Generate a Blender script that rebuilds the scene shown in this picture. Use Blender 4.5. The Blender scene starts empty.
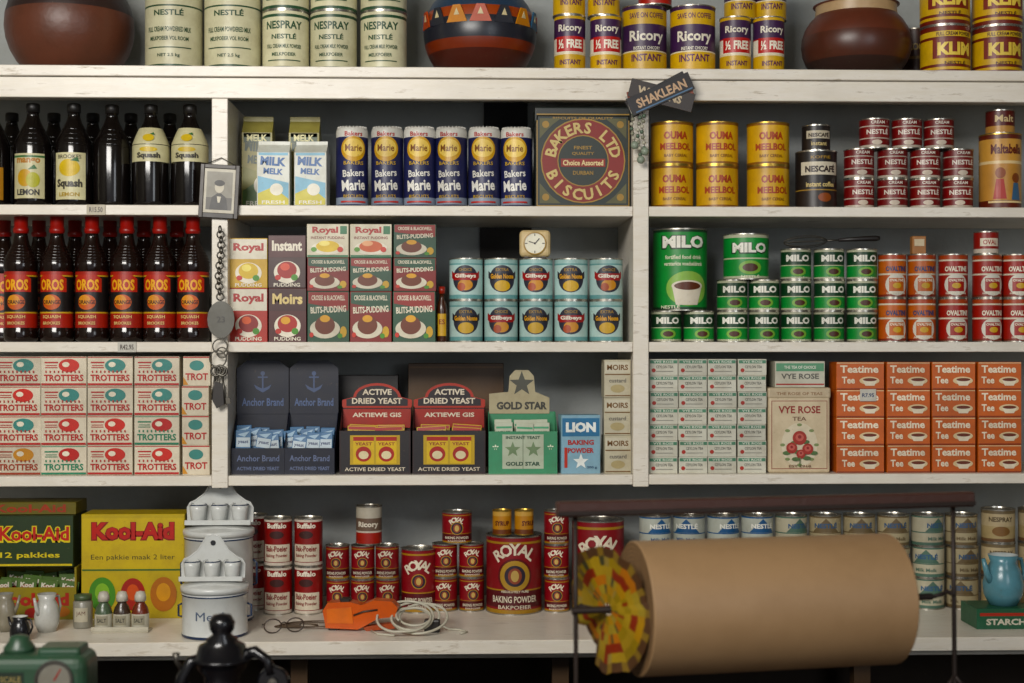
import bpy, bmesh, math, random
from mathutils import Vector, Matrix
random.seed(7)
rad=math.radians
U=.0025; D=3.55; F=1420.; Z0=1.5; A=rad(1.8)
K=U*1.02
CX,CY=-D*math.sin(A),-D*math.cos(A)
def P(px,py,y):
    dx=F*math.sin(A)+(px-512)*math.cos(A); dy=F*math.cos(A)-(px-512)*math.sin(A)
    t=(y-CY)/dy
    return Vector((CX+t*dx,y,Z0+t*(341.5-py)))
def X(px,y): return P(px,0,y).x
def zt(py): return Z0+(341.5-py)*U
S0,S1,S2,S3=zt(69),zt(206),zt(342),zt(475); SC=Z0-.6966
scn=bpy.context.scene; COL=scn.collection

# ---------------------------------------------------------------- materials
def lin(h):
    h=h.lstrip('#'); o=[]
    for i in (0,2,4):
        c=int(h[i:i+2],16)/255; o.append(c/12.92 if c<=.04045 else ((c+.055)/1.055)**2.4)
    return tuple(o)
_M={}
def M(hx,rough=.36,metal=0.,dirt=.45,scale=22.,vary=.16,bump=0.,bscale=80.,wear=.5):
    if not isinstance(hx,str): return hx
    key=(hx,rough,metal,dirt,scale,vary,bump,bscale,wear)
    if key in _M: return _M[key]
    m=bpy.data.materials.new('surface_'+hx.strip('#')); m.use_nodes=True
    nt=m.node_tree; N=nt.nodes; L=nt.links; b=N['Principled BSDF']
    c=lin(hx)
    tc=N.new('ShaderNodeTexCoord'); no=N.new('ShaderNodeTexNoise'); no.inputs['Scale'].default_value=scale; no.inputs['Detail'].default_value=6
    no.inputs['Roughness'].default_value=.65
    oi=N.new('ShaderNodeObjectInfo')
    ad=N.new('ShaderNodeVectorMath'); ad.operation='ADD'; L.new(tc.outputs['Object'],ad.inputs[0])
    ms=N.new('ShaderNodeMath'); ms.operation='MULTIPLY'; ms.inputs[1].default_value=7.3; L.new(oi.outputs['Random'],ms.inputs[0]); L.new(ms.outputs[0],ad.inputs[1])
    L.new(ad.outputs[0],no.inputs['Vector'])
    mr=N.new('ShaderNodeMapRange'); mr.inputs[1].default_value=.42; mr.inputs[2].default_value=.78; mr.inputs[3].default_value=0; mr.inputs[4].default_value=dirt
    L.new(no.outputs['Fac'],mr.inputs[0])
    mx=N.new('ShaderNodeMix'); mx.data_type='RGBA'
    mx.inputs[6].default_value=(*c,1); mx.inputs[7].default_value=(c[0]*.5+.01,c[1]*.44+.007,c[2]*.36+.004,1)
    L.new(mr.outputs[0],mx.inputs[0])
    last=mx.outputs[2]
    if wear:
        nw=N.new('ShaderNodeTexNoise'); nw.inputs['Scale'].default_value=130; nw.inputs['Detail'].default_value=3; nw.inputs['Roughness'].default_value=.7
        L.new(ad.outputs[0],nw.inputs['Vector'])
        m3=N.new('ShaderNodeMapRange'); m3.inputs[1].default_value=.66; m3.inputs[2].default_value=.74; m3.inputs[3].default_value=0; m3.inputs[4].default_value=wear
        L.new(nw.outputs['Fac'],m3.inputs[0])
        mx2=N.new('ShaderNodeMix'); mx2.data_type='RGBA'; mx2.inputs[7].default_value=(.12+c[0]*.15,.085+c[1]*.12,.055+c[2]*.1,1)
        L.new(last,mx2.inputs[6]); L.new(m3.outputs[0],mx2.inputs[0]); last=mx2.outputs[2]
    mr2=N.new('ShaderNodeMapRange'); mr2.inputs[3].default_value=1-vary; mr2.inputs[4].default_value=1+vary*.4
    L.new(oi.outputs['Random'],mr2.inputs[0])
    hs=N.new('ShaderNodeHueSaturation'); hs.inputs['Saturation'].default_value=1.12
    L.new(last,hs.inputs['Color']); L.new(mr2.outputs[0],hs.inputs['Value'])
    L.new(hs.outputs[0],b.inputs['Base Color'])
    r2=N.new('ShaderNodeMapRange'); r2.inputs[3].default_value=max(rough-.06,.05); r2.inputs[4].default_value=rough+.14; L.new(no.outputs['Fac'],r2.inputs[0]); L.new(r2.outputs[0],b.inputs['Roughness'])
    b.inputs['Metallic'].default_value=metal
    if bump:
        n2=N.new('ShaderNodeTexNoise'); n2.inputs['Scale'].default_value=bscale; n2.inputs['Detail'].default_value=5
        L.new(tc.outputs['Object'],n2.inputs['Vector'])
        bp=N.new('ShaderNodeBump'); bp.inputs['Strength'].default_value=bump; bp.inputs['Distance'].default_value=.004
        L.new(n2.outputs['Fac'],bp.inputs['Height']); L.new(bp.outputs[0],b.inputs['Normal'])
    _M[key]=m; return m
STEEL=M('#b8b4aa',.24,.9,.6); STEEL_D=M('#5d5a54',.36,.8,.5)
BRASS=M('#b89a58',.28,.85,.5)
def painted_wood(hx,dirt=.62,rough=.34):
    m=bpy.data.materials.new('painted_wood'); m.use_nodes=True
    nt=m.node_tree;N=nt.nodes;L=nt.links;b=N['Principled BSDF']
    tc=N.new('ShaderNodeTexCoord'); mp=N.new('ShaderNodeMapping'); mp.inputs['Scale'].default_value=(2.2,9,14)
    L.new(tc.outputs['Object'],mp.inputs[0])
    n=N.new('ShaderNodeTexNoise'); n.inputs['Scale'].default_value=4; n.inputs['Detail'].default_value=9; n.inputs['Roughness'].default_value=.72
    L.new(mp.outputs[0],n.inputs['Vector'])
    r=N.new('ShaderNodeValToRGB'); c=lin(hx)
    r.color_ramp.elements[0].position=.33; r.color_ramp.elements[0].color=(c[0]*dirt,c[1]*dirt*.9,c[2]*dirt*.76,1)
    r.color_ramp.elements[1].position=.43; r.color_ramp.elements[1].color=(*c,1)
    e=r.color_ramp.elements.new(.3); e.color=(.1,.075,.05,1)
    e=r.color_ramp.elements.new(.75); e.color=(c[0]*.9,c[1]*.87,c[2]*.8,1)
    L.new(n.outputs['Fac'],r.inputs[0])
    ng=N.new('ShaderNodeTexNoise'); ng.inputs['Scale'].default_value=5; ng.inputs['Detail'].default_value=4; L.new(tc.outputs['Object'],ng.inputs['Vector'])
    mg_=N.new('ShaderNodeMapRange'); mg_.inputs[1].default_value=.5; mg_.inputs[2].default_value=.85; mg_.inputs[3].default_value=0; mg_.inputs[4].default_value=.35; L.new(ng.outputs['Fac'],mg_.inputs[0])
    mx=N.new('ShaderNodeMix'); mx.data_type='RGBA'; mx.inputs[7].default_value=(.32,.27,.2,1); L.new(r.outputs[0],mx.inputs[6]); L.new(mg_.outputs[0],mx.inputs[0])
    L.new(mx.outputs[2],b.inputs['Base Color'])
    b.inputs['Roughness'].default_value=rough
    bp=N.new('ShaderNodeBump'); bp.inputs['Strength'].default_value=.25; bp.inputs['Distance'].default_value=.0015
    L.new(n.outputs['Fac'],bp.inputs['Height']); L.new(bp.outputs[0],b.inputs['Normal'])
    return m
SHELF=painted_wood('#e3dccf')
WALL=M('#a2a6a5',.8,0,.6,3.,0.,.3,60.,0)

# ---------------------------------------------------------------- text cache
_T={}
def textmesh(s,bold=.02,res=2):
    k=(s,bold)
    if k in _T: return _T[k]
    cu=bpy.data.curves.new('t','FONT'); cu.body=s; cu.resolution_u=res; cu.offset=bold; cu.size=1
    ob=bpy.data.objects.new('t',cu); COL.objects.link(ob)
    bpy.context.view_layer.update()
    me=bpy.data.meshes.new_from_object(ob.evaluated_get(bpy.context.evaluated_depsgraph_get()))
    vs=[(v.co.x,v.co.y) for v in me.vertices]; fs=[tuple(p.vertices) for p in me.polygons]
    bpy.data.objects.remove(ob); bpy.data.meshes.remove(me); bpy.data.curves.remove(cu)
    _T[k]=(vs,fs); return _T[k]
def circ(cx,cy,w,h,n=28,a0=0,a1=360):
    full=abs(a1-a0)>=360
    m=n if full else n+1
    return [(cx+w/2*math.cos(rad(a0+(a1-a0)*i/n)),cy+h/2*math.sin(rad(a0+(a1-a0)*i/n))) for i in range(m)]

class MB:
    def __init__(s): s.v=[];s.f=[];s.m=[];s.s=[];s.mats=[];s.T=Matrix()
    def mi(s,m):
        m=M(m)
        if m not in s.mats: s.mats.append(m)
        return s.mats.index(m)
    def add(s,vs,fs,m,smooth=False):
        o=len(s.v); T=s.T
        s.v+=[tuple(T@Vector(v)) for v in vs]
        k=s.mi(m)
        for f in fs: s.f.append([o+i for i in f]); s.m.append(k); s.s.append(smooth)
    def addbm(s,bm,m,smooth=False):
        bm.verts.index_update()
        s.add([v.co[:] for v in bm.verts],[[v.index for v in f.verts] for f in bm.faces],m,smooth); bm.free()
    def lathe(s,prof,mats,n=56,shared=False,z=0,x=0,y=0,sx=1,sy=1):
        if not isinstance(mats,(list,tuple)): mats=[mats]*(len(prof)-1)
        cs=[(math.sin(2*math.pi*j/n)*sx,-math.cos(2*math.pi*j/n)*sy) for j in range(n)]
        if shared:
            o=len(s.v)
            for r,h in prof:
                r=max(r,.01); s.v+=[tuple(s.T@Vector((x+r*c[0],y+r*c[1],z+h))) for c in cs]
            for i in range(len(prof)-1):
                k=s.mi(mats[i])
                for j in range(n):
                    q=(j+1)%n; s.f.append([o+i*n+j,o+i*n+q,o+(i+1)*n+q,o+(i+1)*n+j]); s.m.append(k); s.s.append(True)
        else:
            for i in range(len(prof)-1):
                vs=[]
                for r,h in prof[i:i+2]:
                    r=max(r,.01); vs+=[(x+r*c[0],y+r*c[1],z+h) for c in cs]
                s.add(vs,[(j,(j+1)%n,n+(j+1)%n,n+j) for j in range(n)],mats[i],True)
    def box(s,x0,x1,y0,y1,z0,z1,m,bev=.5,seg=1):
        bm=bmesh.new(); bmesh.ops.create_cube(bm,size=1)
        for v in bm.verts:
            v.co=Vector(((x0+x1)/2+v.co.x*(x1-x0),(y0+y1)/2+v.co.y*(y1-y0),(z0+z1)/2+v.co.z*(z1-z0)))
        if bev: bmesh.ops.bevel(bm,geom=bm.edges[:],offset=bev,segments=seg,affect='EDGES',profile=.5)
        s.addbm(bm,m,False)
    def prism(s,pts,y0,y1,m):
        n=len(pts)
        s.add([(p[0],y0,p[1]) for p in pts]+[(p[0],y1,p[1]) for p in pts],
              [list(range(n)),list(range(2*n-1,n-1,-1))]+[(i,n+i,n+(i+1)%n,(i+1)%n) for i in range(n)],m)
    def tube(s,pts,r,m,n=8,closed=False):
        pts=[Vector(p) for p in pts]; N=len(pts); vs=[];fs=[]
        up=Vector((0.13,.21,1)).normalized(); pr=None
        for i,p in enumerate(pts):
            a=pts[(i-1)%N] if (closed or i>0) else p; b=pts[(i+1)%N] if (closed or i<N-1) else p
            t=(b-a).normalized()
            if pr is None: u=t.cross(up); 
            else: u=pr-t*pr.dot(t)
            if u.length<1e-5: u=t.cross(Vector((1,0,.1)))
            u.normalize(); pr=u; w=t.cross(u)
            rr=r[i] if isinstance(r,(list,tuple)) else r
            for j in range(n):
                a2=2*math.pi*j/n; vs.append(tuple(p+u*math.cos(a2)*rr+w*math.sin(a2)*rr))
        for i in range(N if closed else N-1):
            q=(i+1)%N
            for j in range(n): fs.append((i*n+j,i*n+(j+1)%n,q*n+(j+1)%n,q*n+j))
        if not closed: fs+= [tuple(range(n-1,-1,-1)),tuple((N-1)*n+j for j in range(n))]
        s.add(vs,fs,m,True)
    def sphere(s,c,r,m,sx=1,sy=1,sz=1,seg=24,rings=14):
        bm=bmesh.new(); bmesh.ops.create_uvsphere(bm,u_segments=seg,v_segments=rings,radius=r)
        for v in bm.verts: v.co=Vector((v.co.x*sx+c[0],v.co.y*sy+c[1],v.co.z*sz+c[2]))
        s.addbm(bm,m,True)
    def flat2d(s,vs,fs,kind,val,off,m):
        if kind=='cyl':
            R=val; bm=bmesh.new(); bv=[bm.verts.new((a,b,0)) for a,b in vs]
            for f in fs:
                try: bm.faces.new([bv[i] for i in f])
                except Exception: pass
            lo=min(a for a,b in vs); hi=max(a for a,b in vs); st=R*.11
            k=math.ceil(lo/st)
            while k*st<hi:
                bmesh.ops.bisect_plane(bm,geom=bm.verts[:]+bm.edges[:]+bm.faces[:],dist=1e-5,plane_co=(k*st,0,0),plane_no=(1,0,0)); k+=1
            bm.verts.index_update()
            for v in bm.verts:
                a=v.co.x/R; h=v.co.y; r=R+off; v.co=Vector((r*math.sin(a),-r*math.cos(a),h))
            s.addbm(bm,m,False)
        else:
            s.add([(a,val-off,b) for a,b in vs],fs,m)
    def decs(s,kind,val,L):
        off=.2
        for d in L:
            t=d[0]
            if t=='r':
                _,cx,cy,w,h,c=d; s.flat2d([(cx-w/2,cy-h/2),(cx+w/2,cy-h/2),(cx+w/2,cy+h/2),(cx-w/2,cy+h/2)],[(0,1,2,3)],kind,val,off,c)
            elif t=='e':
                _,cx,cy,w,h,c=d; p=circ(cx,cy,w,h); s.flat2d(p,[tuple(range(len(p)))],kind,val,off,c)
            elif t=='p':
                _,p,c=d; s.flat2d(p,[tuple(range(len(p)))],kind,val,off,c)
            elif t=='t':
                _,tx,cx,cy,w,h,c=d[:7]; b=d[7] if len(d)>7 else .02; rot=d[8] if len(d)>8 else 0
                vs,fs=textmesh(tx,b)
                x0=min(v[0] for v in vs);x1=max(v[0] for v in vs);y0=min(v[1] for v in vs);y1=max(v[1] for v in vs)
                q=[((v[0]-x0)/(x1-x0)*w-w/2,(v[1]-y0)/(y1-y0)*h-h/2) for v in vs]
                if rot:
                    ca,sa=math.cos(rad(rot)),math.sin(rad(rot)); q=[(a*ca-b2*sa,a*sa+b2*ca) for a,b2 in q]
                s.flat2d([(a+cx,b2+cy) for a,b2 in q],fs,kind,val,off,c)
            elif t=='a':
                _,tx,cx,cy,R,a0,a1,h,c=d[:9]; n=len(tx)
                for i,ch in enumerate(tx):
                    if ch==' ': continue
                    a=a0+(a1-a0)*(i/(n-1) if n>1 else .5)
                    vs,fs=textmesh(ch,.03); x0=min(v[0] for v in vs);x1=max(v[0] for v in vs)
                    sc=h/.73; th=rad(a-90) if a0>a1 else rad(a+90)
                    q=[((v[0]-(x0+x1)/2)*sc,(v[1]-.36)*sc) for v in vs]
                    ca,sa=math.cos(th),math.sin(th); ox,oy=cx+R*math.cos(rad(a)),cy+R*math.sin(rad(a))
                    s.flat2d([(p*ca-r*sa+ox,p*sa+r*ca+oy) for p,r in q],fs,kind,val,off,c)
            off+=.07
    def mesh(s,name,k=K,hd=0,bx=0):
        me=bpy.data.meshes.new(name)
        me.from_pydata([(a*k,b*k,c*k) for a,b,c in s.v],[],s.f)
        for m in s.mats: me.materials.append(m)
        me.polygons.foreach_set('material_index',s.m); me.polygons.foreach_set('use_smooth',s.s)
        me.update(); me['hd']=hd*k; me['bx']=bx
        return me

class Grp:
    def __init__(s,name): s.name=name; s.e=None
    def put(s,me,px,z,yf=.03,rot=0,nm=None,tilt=0):
        y=yf+me['hd']; loc=Vector((X(px,yf if me['bx'] else y),y,z))
        if s.e is None:
            s.e=bpy.data.objects.new(s.name,None); s.e.empty_display_size=.02; s.e.location=loc; COL.objects.link(s.e)
        o=bpy.data.objects.new(nm or me.name,me); COL.objects.link(o); o.parent=s.e
        o.location=loc-s.e.location; o.rotation_euler=(0,tilt,rot); return o
def one(name,me,px,z,yf=.03,rot=0):
    y=yf+me['hd']; o=bpy.data.objects.new(name,me); COL.objects.link(o); o.location=(X(px,yf if me['bx'] else y),y,z); o.rotation_euler=(0,0,rot); return o
def jr(a=6): return rad(random.uniform(-a,a))
def stack(name,me,h,pxs,z,levels,yf=.03,j=6,g=None):
    g=g or Grp(name)
    for l in levels:
        for p in pxs: g.put(me,p+random.uniform(-.4,.4),z+l*(h*K+.0003),yf+random.uniform(0,.004),jr(j))
    return g

def can(name,w,h,bands,decs=(),lid=STEEL,rim=True,k=K):
    mb=MB(); r=w/2-.4; rr=r+.45; hr=1.2
    prof=[(0,0.3),(r-1,.3),(rr,0),(rr,hr)]; ms=[STEEL_D,STEEL_D,lid]
    prof.append((r,hr+.1)); ms.append(lid)
    for f,c in bands:
        prof.append((r,hr+.1+(h-2*hr-.2)*f)); ms.append(M(c))
    prof+= [(rr,h-hr),(rr,h),(rr-.9,h),(rr-1.2,h-1.3),(r*.6,h-1.5),(0,h-1.5)]; ms+=[lid]*6
    mb.lathe(prof,ms); mb.decs('cyl',r,decs)
    return mb.mesh(name,k,rr)
def carton(name,w,h,d,c,decs=(),bev=.35,k=K,bands=()):
    mb=MB(); mb.box(-w/2,w/2,-d/2,d/2,0,h,c,bev)
    mb.decs('flat',-d/2,decs); return mb.mesh(name,k,d/2,1)

# ---------------------------------------------------------------- room
def simple_box(name,x0,x1,y0,y1,z0,z1,m,parent=None,bev=0):
    mb=MB(); c=Vector(((x0+x1)/2,(y0+y1)/2,(z0+z1)/2)) if parent is None else Vector((0,0,0))
    mb.box(x0-c.x,x1-c.x,y0-c.y,y1-c.y,z0-c.z,z1-c.z,m,bev); me=mb.mesh(name,1)
    o=bpy.data.objects.new(name,me); COL.objects.link(o); o.location=c
    if parent: o.parent=parent
    return o
YB=.36
simple_box('wall_back',-2.7,2.7,YB,YB+.1,0,3.1,WALL)
simple_box('wall_left',-2.8,-2.7,-6,YB+.1,0,3.1,M('#8b8a80',.8,0,.4,3.,0.,0,80,0))
simple_box('wall_right',2.7,2.8,-6,YB+.1,0,3.1,M('#6f6c63',.8,0,.4,3.,0.,0,80,0))
simple_box('floor',-2.8,2.8,-6,YB+.1,-.1,0,M('#4a3a2c',.6,0,.6,6.,0.,0,80,0))
simple_box('ceiling',-2.8,2.8,-6,YB+.1,3.1,3.2,M('#8d8a80',.8,0,.4,4.,0.,0,80,0))
XL,XR=-1.62,1.62
YK=YB-.002
def sb(n,*a): return simple_box(n,*a,SHELF,None,.0015)
def sgroup(n,parts):
    e=bpy.data.objects.new(n,None); COL.objects.link(e)
    for i,a in enumerate(parts): simple_box('board_%d'%i,*a[:6],a[6] if len(a)>6 else SHELF,e,.0015)
sgroup('shelf_board',[(XL,XR,0,YK,S0-.025,S0),(XL,XR,-.018,-.0005,S0-.026,S0),(XL,XR,-.006,.02,S0-31*U,S0-.0265)])
xa0,xa1=X(212,0),X(228,0); xb0,xb1=X(633,0),X(648.5,0)
for i,s in enumerate((S1,S2,S3)):
    for j,(a,b) in enumerate(((XL,xa0),(xa1,xb0),(xb1,XR))):
        sb('shelf_board',a+.0005,b-.0005,0,YK,s-.025,s)
sb('shelf_post',xa0,xa1,-.004,YK,S3-.03,S0-31*U-.0005)
sb('shelf_post',xb0,xb1,-.004,YK,S3-.03,S0-31*U-.0005)
sgroup('ledge_shelf',[(XL,XR,-.24,YK,SC-.032,SC),(XL,XR,-.2,-.18,SC-.05,SC-.033)])
for px in (60,300,560,860):
    simple_box('ledge_support',X(px,-.1)-.02,X(px,-.1)+.02,-.12,-.08,0,SC-.033,M('#4b3a2a'))
sb('shelf_side_panel',XL-.04,XL-.0005,-.004,YK,0,S0+.0)
sb('shelf_side_panel',XR+.0005,XR+.04,-.004,YK,0,S0+.0)
simple_box('lower_backing_board',XL,XR,.05,.07,0,SC-.033,M('#2e241b',.8))
simple_box('backing_board',X(480,YK-.03),X(532,YK-.03),YK-.008,YK-.002,S2+.001,S1-.026,M('#2c2a28',.8))
simple_box('backing_board',X(484,YK-.03),X(528,YK-.03),YK-.008,YK-.002,S1+.001,S0-.026,M('#26282b',.8))

# ---------------------------------------------------------------- ROW 0
def bowl(name,prof,mats,px,py_w,decs=None,yf=.03,k=K):
    mb=MB(); mb.lathe(prof,mats,64,True)
    if decs: decs(mb)
    R=max(p[0] for p in prof)
    me=mb.mesh(name,k,R); one(name,me,px,S0,yf)
CL=M('#5f392c',.38,0,.9,9.,.0,.3,40.); CLD=M('#2b1b18',.42,0,.5,14.,0.,.25,40.)
def pot_prof(R,h,rt,hr,base=.42):
    out=[(0,0),(R*base*.9,0)]
    for i in range(11):
        t=i/10; a=-math.pi*.32+t*math.pi*.62
        out.append((R*math.cos(a)/1,h*(math.sin(a)-math.sin(-math.pi*.32))/(math.sin(math.pi*.30)-math.sin(-math.pi*.32))))
    out+= [(rt,h+hr),(rt-2.5,h+hr+.5),(rt-3,h+hr-3),(R*.8,h*.5),(R*.4,4),(0,3)]
    return out
p=pot_prof(64,105,36,8); bowl('clay_pot',p,[CL if i not in (8,9) else CLD for i in range(len(p)-1)],70,0,yf=.02)
p=pot_prof(58,92,40,5)
PT=[M('#3a1d18',.32),M('#31201d',.32)]+[M('#4a211a',.28,0,.4)]*3+[M('#7a3422',.32)]+[M('#20222b',.3)]*2+[M('#9c431f',.35)]+[M('#2c3f55',.35)]*2
def pattern(mb):
    for a in range(0,360,24):
        c=['#b8481f','#2a2c34','#c9822b','#37607c'][(a//24)%4]
        mb.T=Matrix.Rotation(rad(a),4,'Z')@Matrix.Translation((0,-57.3,58))@Matrix.Rotation(rad(3),4,'X')
        mb.prism([(-11,-9),(11,-9),(4,8),(-4,8)],-.9,.6,c)
        mb.prism([(-3,-2),(3,-2),(0,5)],-1.3,-.8,'#d8c9a0')
    mb.T=Matrix()
bowl('painted_clay_bowl',p,PT+[CLD]*(len(p)-1-len(PT)),480,0,pattern,yf=.02)
p=pot_prof(56,76,44,4)
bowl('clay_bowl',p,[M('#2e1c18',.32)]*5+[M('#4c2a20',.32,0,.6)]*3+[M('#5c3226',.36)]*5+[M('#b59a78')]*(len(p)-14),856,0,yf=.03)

cr='#d2ceae'; gn='#27492f'
nt=can('milk_powder_tin',57,112,[(.04,gn),(.055,cr),(.56,cr),(.575,gn),(.6,cr),(.96,cr),(1,gn)],
 [('t','NESPRAY',0,76,47,10,gn,.03),('t','NESTLÉ',0,57,30,7,gn,.03),('t','FULL CREAM POWDERED MILK',0,40,46,5,gn),('t','MELKPOEIER VOL ROOM',0,31,40,4,gn),('r',0,22,46,1,gn),('t','NET 2.5 kg',0,14,22,4,gn)])
g=Grp('large_milk_powder_tins')
for x in (174,233): g.put(nt,x,S0,.03)
ns=can('milk_powder_tin',47,60,[(.05,gn),(.1,cr),(.9,cr),(.95,gn),(1,cr)],
 [('t','NESPRAY',0,45,38,8,gn,.03),('t','NESTLÉ',0,34,25,6,gn,.03),('t','FULL CREAM MILK POWDER',0,24,36,4,gn),('t','MELKPOEIER',0,16,24,3.5,gn),('r',0,10,34,1,gn)])
stack('milk_powder_tins',ns,60,[286,334,384],S0,[0,1])
pu='#3c2145'; ye='#d0a840'
def ricory(w,h):
    return can('chicory_coffee_tin',w,h,[(.05,ye),(.3,ye),(.32,'#e0d6b8'),(.72,pu),(.95,ye),(1,pu)],
     [('t','SAVE ON COFFEE',0,h*.84,w*.8,h*.08,'#5a2148',.02),('t','Ricory',0,h*.52,w*.8,h*.2,'#e8e2d0',.03),('t','INSTANT',0,h*.22,w*.7,h*.11,'#5a2148',.03),('t','INSTANT CHICORY',0,h*.36,w*.6,h*.05,'#e8e2d0')])
rs=ricory(33,57)
rf=can('chicory_coffee_tin_special',32,57,[(.3,ye),(.34,'#e0d6b8'),(.6,'#e6dfce'),(.62,'#b03028'),(.95,pu),(1,ye)],
     [('r',0,28,31,15,'#b92d2a'),('t','½ FREE',0,28,25,9,'#f0ead8',.04),('t','Ricory',0,43,25,9,'#e8e2d0',.03),('t','INSTANT',0,10,22,5,'#5a2148',.03)])
g=stack('chicory_coffee_tins',rs,57,[569,604],S0,[1]); stack('',rf,57,[570,605.5],S0,[0],g=g)
stack('',ricory(46,68),68,[644,693],S0,[0],g=g); stack('',rs,57,[740,770],S0,[1],g=g,yf=.06)
stack('',rf,57,[735,768.5],S0,[0],g=g)
g.put(can('small_tin',34,12,[(1,'#b52f26')]),655,S0+68*K+.0004,.035); 
kl=can('milk_powder_tin_yellow',50,50,[(.08,'#6b2a22'),(.14,ye),(.2,'#6b2a22'),(.3,'#cfa83c'),(.72,'#cfa83c'),(.78,'#6b2a22'),(.9,'#d8b850'),(1,'#6b2a22')],
   [('r',0,26,46,19,'#7a2f25'),('t','KLIM',0,26,36,13,'#ecd06a',.05),('t','FULL CREAM POWDER',0,41,38,4,'#4a211c'),('t','NESTLÉ',0,12,22,4,'#4a211c')])
stack('yellow_milk_powder_tins',kl,50,[945,997],S0,[0,1])
stack('cocoa_tins',can('dark_tin',34,66,[(.5,'#3a2220'),(.55,'#8a7044'),(1,'#4a2a22')],[('t','COCOA',0,46,27,8,'#c4a868',.03)]),66,[915],S0,[0],yf=.255)

# ---------------------------------------------------------------- ROW 1
GLASS=M('#0e0a09',.07,0,.2,30.,.0,0,80,0); GLASSR=M('#170b08',.07,0,.2,30.,.0,0,80,0)
def squash(kind):
    mb=MB()
    pr=[(0,.5),(15,0),(17.5,2),(18,5),(18,58),(17,64),(14,71),(10.5,78),(7.5,84),(6,89),(5.6,93),(6.6,93.2),(6.6,101),(5.8,102),(0,102)]
    mb.lathe(pr,[GLASS]*11+[M('#151312',.4)]*3,40,True)
    for i in range(4):
        z=60+i*5; r=[17.7,15.6,13.4,11.0][i]; mb.lathe([(r-.5,z),(r+.7,z+1),(r-1.6,z+3)],GLASS,40,True)
    w='#cfc9a2'
    if kind==0:
        mb.decs('cyl',18.1,[('r',0,29,33,44,w),('r',0,48,33,2,'#3b6a3c'),('t','mango',0,43,24,7,'#b5761f',.04),('e',-3,27,15,17,'#d0a020'),('e',5,25,13,15,'#b8b62c'),('p',[(0,35),(6,40),(9,36)],'#3b6a3c'),('t','LEMON',0,13,22,6,'#2c2b27',.04)])
    elif kind==1:
        mb.decs('cyl',18.1,[('r',0,29,33,46,w),('t','BROOKES',0,48,24,4,'#3a3428'),('e',0,37,21,17,'#d4b428'),('p',[(1,44),(8,48),(10,43)],'#3b6a3c'),('t','Squash',0,21,26,10,'#39342a',.05),('t','LEMON',0,11,20,4,'#a88a2a',.03)])
    elif kind==2:
        mb.lathe([(18.2,44),(18.2,58),(17.9,62.5),(15.9,68),(13.9,73),(11.5,78)],M(w),40,True)
        mb.decs('cyl',18.3,[('e',0,56,18,5,'#d4b428'),('t','Squash',0,49.5,24,7,'#39342a',.05)])
        mb.T=Matrix.Translation((0,-16.6,67.5))@Matrix.Rotation(rad(-22),4,'X'); mb.decs('flat',0,[('e',0,0,11,8,'#d4b428'),('p',[(1,4),(5,6),(6,3)],'#3b6a3c')]); mb.T=Matrix()
    elif kind==3:
        mb.decs('cyl',18.1,[('r',0,22,33,32,'#a8772c'),('t','orange',0,28,24,7,'#51200f',.04),('e',0,16,14,12,'#c5641f')])
    return mb.mesh('cordial_bottle',K,18)
sq={k:squash(k) for k in range(5)}
for px,kd,yf in ((-8,3,.03),(33,0,.02),(74,1,.02),(112,4,.035),(151,2,.03),(190,2,.03)):
    one('cordial_bottle',sq[kd],px,S1,yf,jr(4))
for px in (12,54,93,131,170): one('cordial_bottle',sq[4],px,S1,.17,0)
def milk(c,w,h,c2,c3,tc):
    mb=MB(); d=w*.7
    mb.box(-w/2,w/2,-d/2,d/2,0,h*.82,c,.4)
    a=h*.82;b=h*.95
    mb.add([(-w/2+.3,-d/2+.3,a),(w/2-.3,-d/2+.3,a),(w/2-.3,d/2-.3,a),(-w/2+.3,d/2-.3,a),(-w/2+.3,0,b),(w/2-.3,0,b)],[(0,1,5,4),(2,3,4,5),(0,4,3),(1,2,5)],c)
    mb.box(-w/2+.3,w/2-.3,-.7,.7,b-.3,h,c,.1)
    mb.decs('flat',-d/2,[('r',0,h*.79,w*.9,h*.04,c2),('t','MILK',0,h*.68,w*.78,h*.13,tc,.05,-4),('t','MELK',0,h*.53,w*.6,h*.09,tc,.04,-4),('p',[(-w/2+1,2),(w/2-1,2),(w/2-1,h*.36),(-w/2+1,h*.46)],c2),('p',[(-w/2+1,2),(w/2-1,2),(w/2-1,h*.12),(0,h*.3),(-w/2+1,h*.2)],c3),('e',w*.1,h*.26,w*.4,h*.18,'#e6e2d2'),('t','FRESH',0,h*.07,w*.7,h*.05,'#e8e6da')])
    if h>90: mb.decs('flat',-d/2,[('r',0,h*.76,w*.86,h*.1,'#3f5232'),('t','MELK',0,h*.76,w*.66,h*.07,'#d8d29c',.03)])
    return mb.mesh('milk_carton',K,d/2,1)
mkf=milk('#d6d8ce',32,66,'#7fb4cc','#c9be3c','#2a5f9c'); mkb=milk('#948c50',31,96,'#84823f','#4c6a34','#2b4030')
for px in (257,304): one('milk_carton',mkb,px,S1,.13)
for px in (273,311): one('milk_carton',mkf,px,S1,.04,jr(4))
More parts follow.
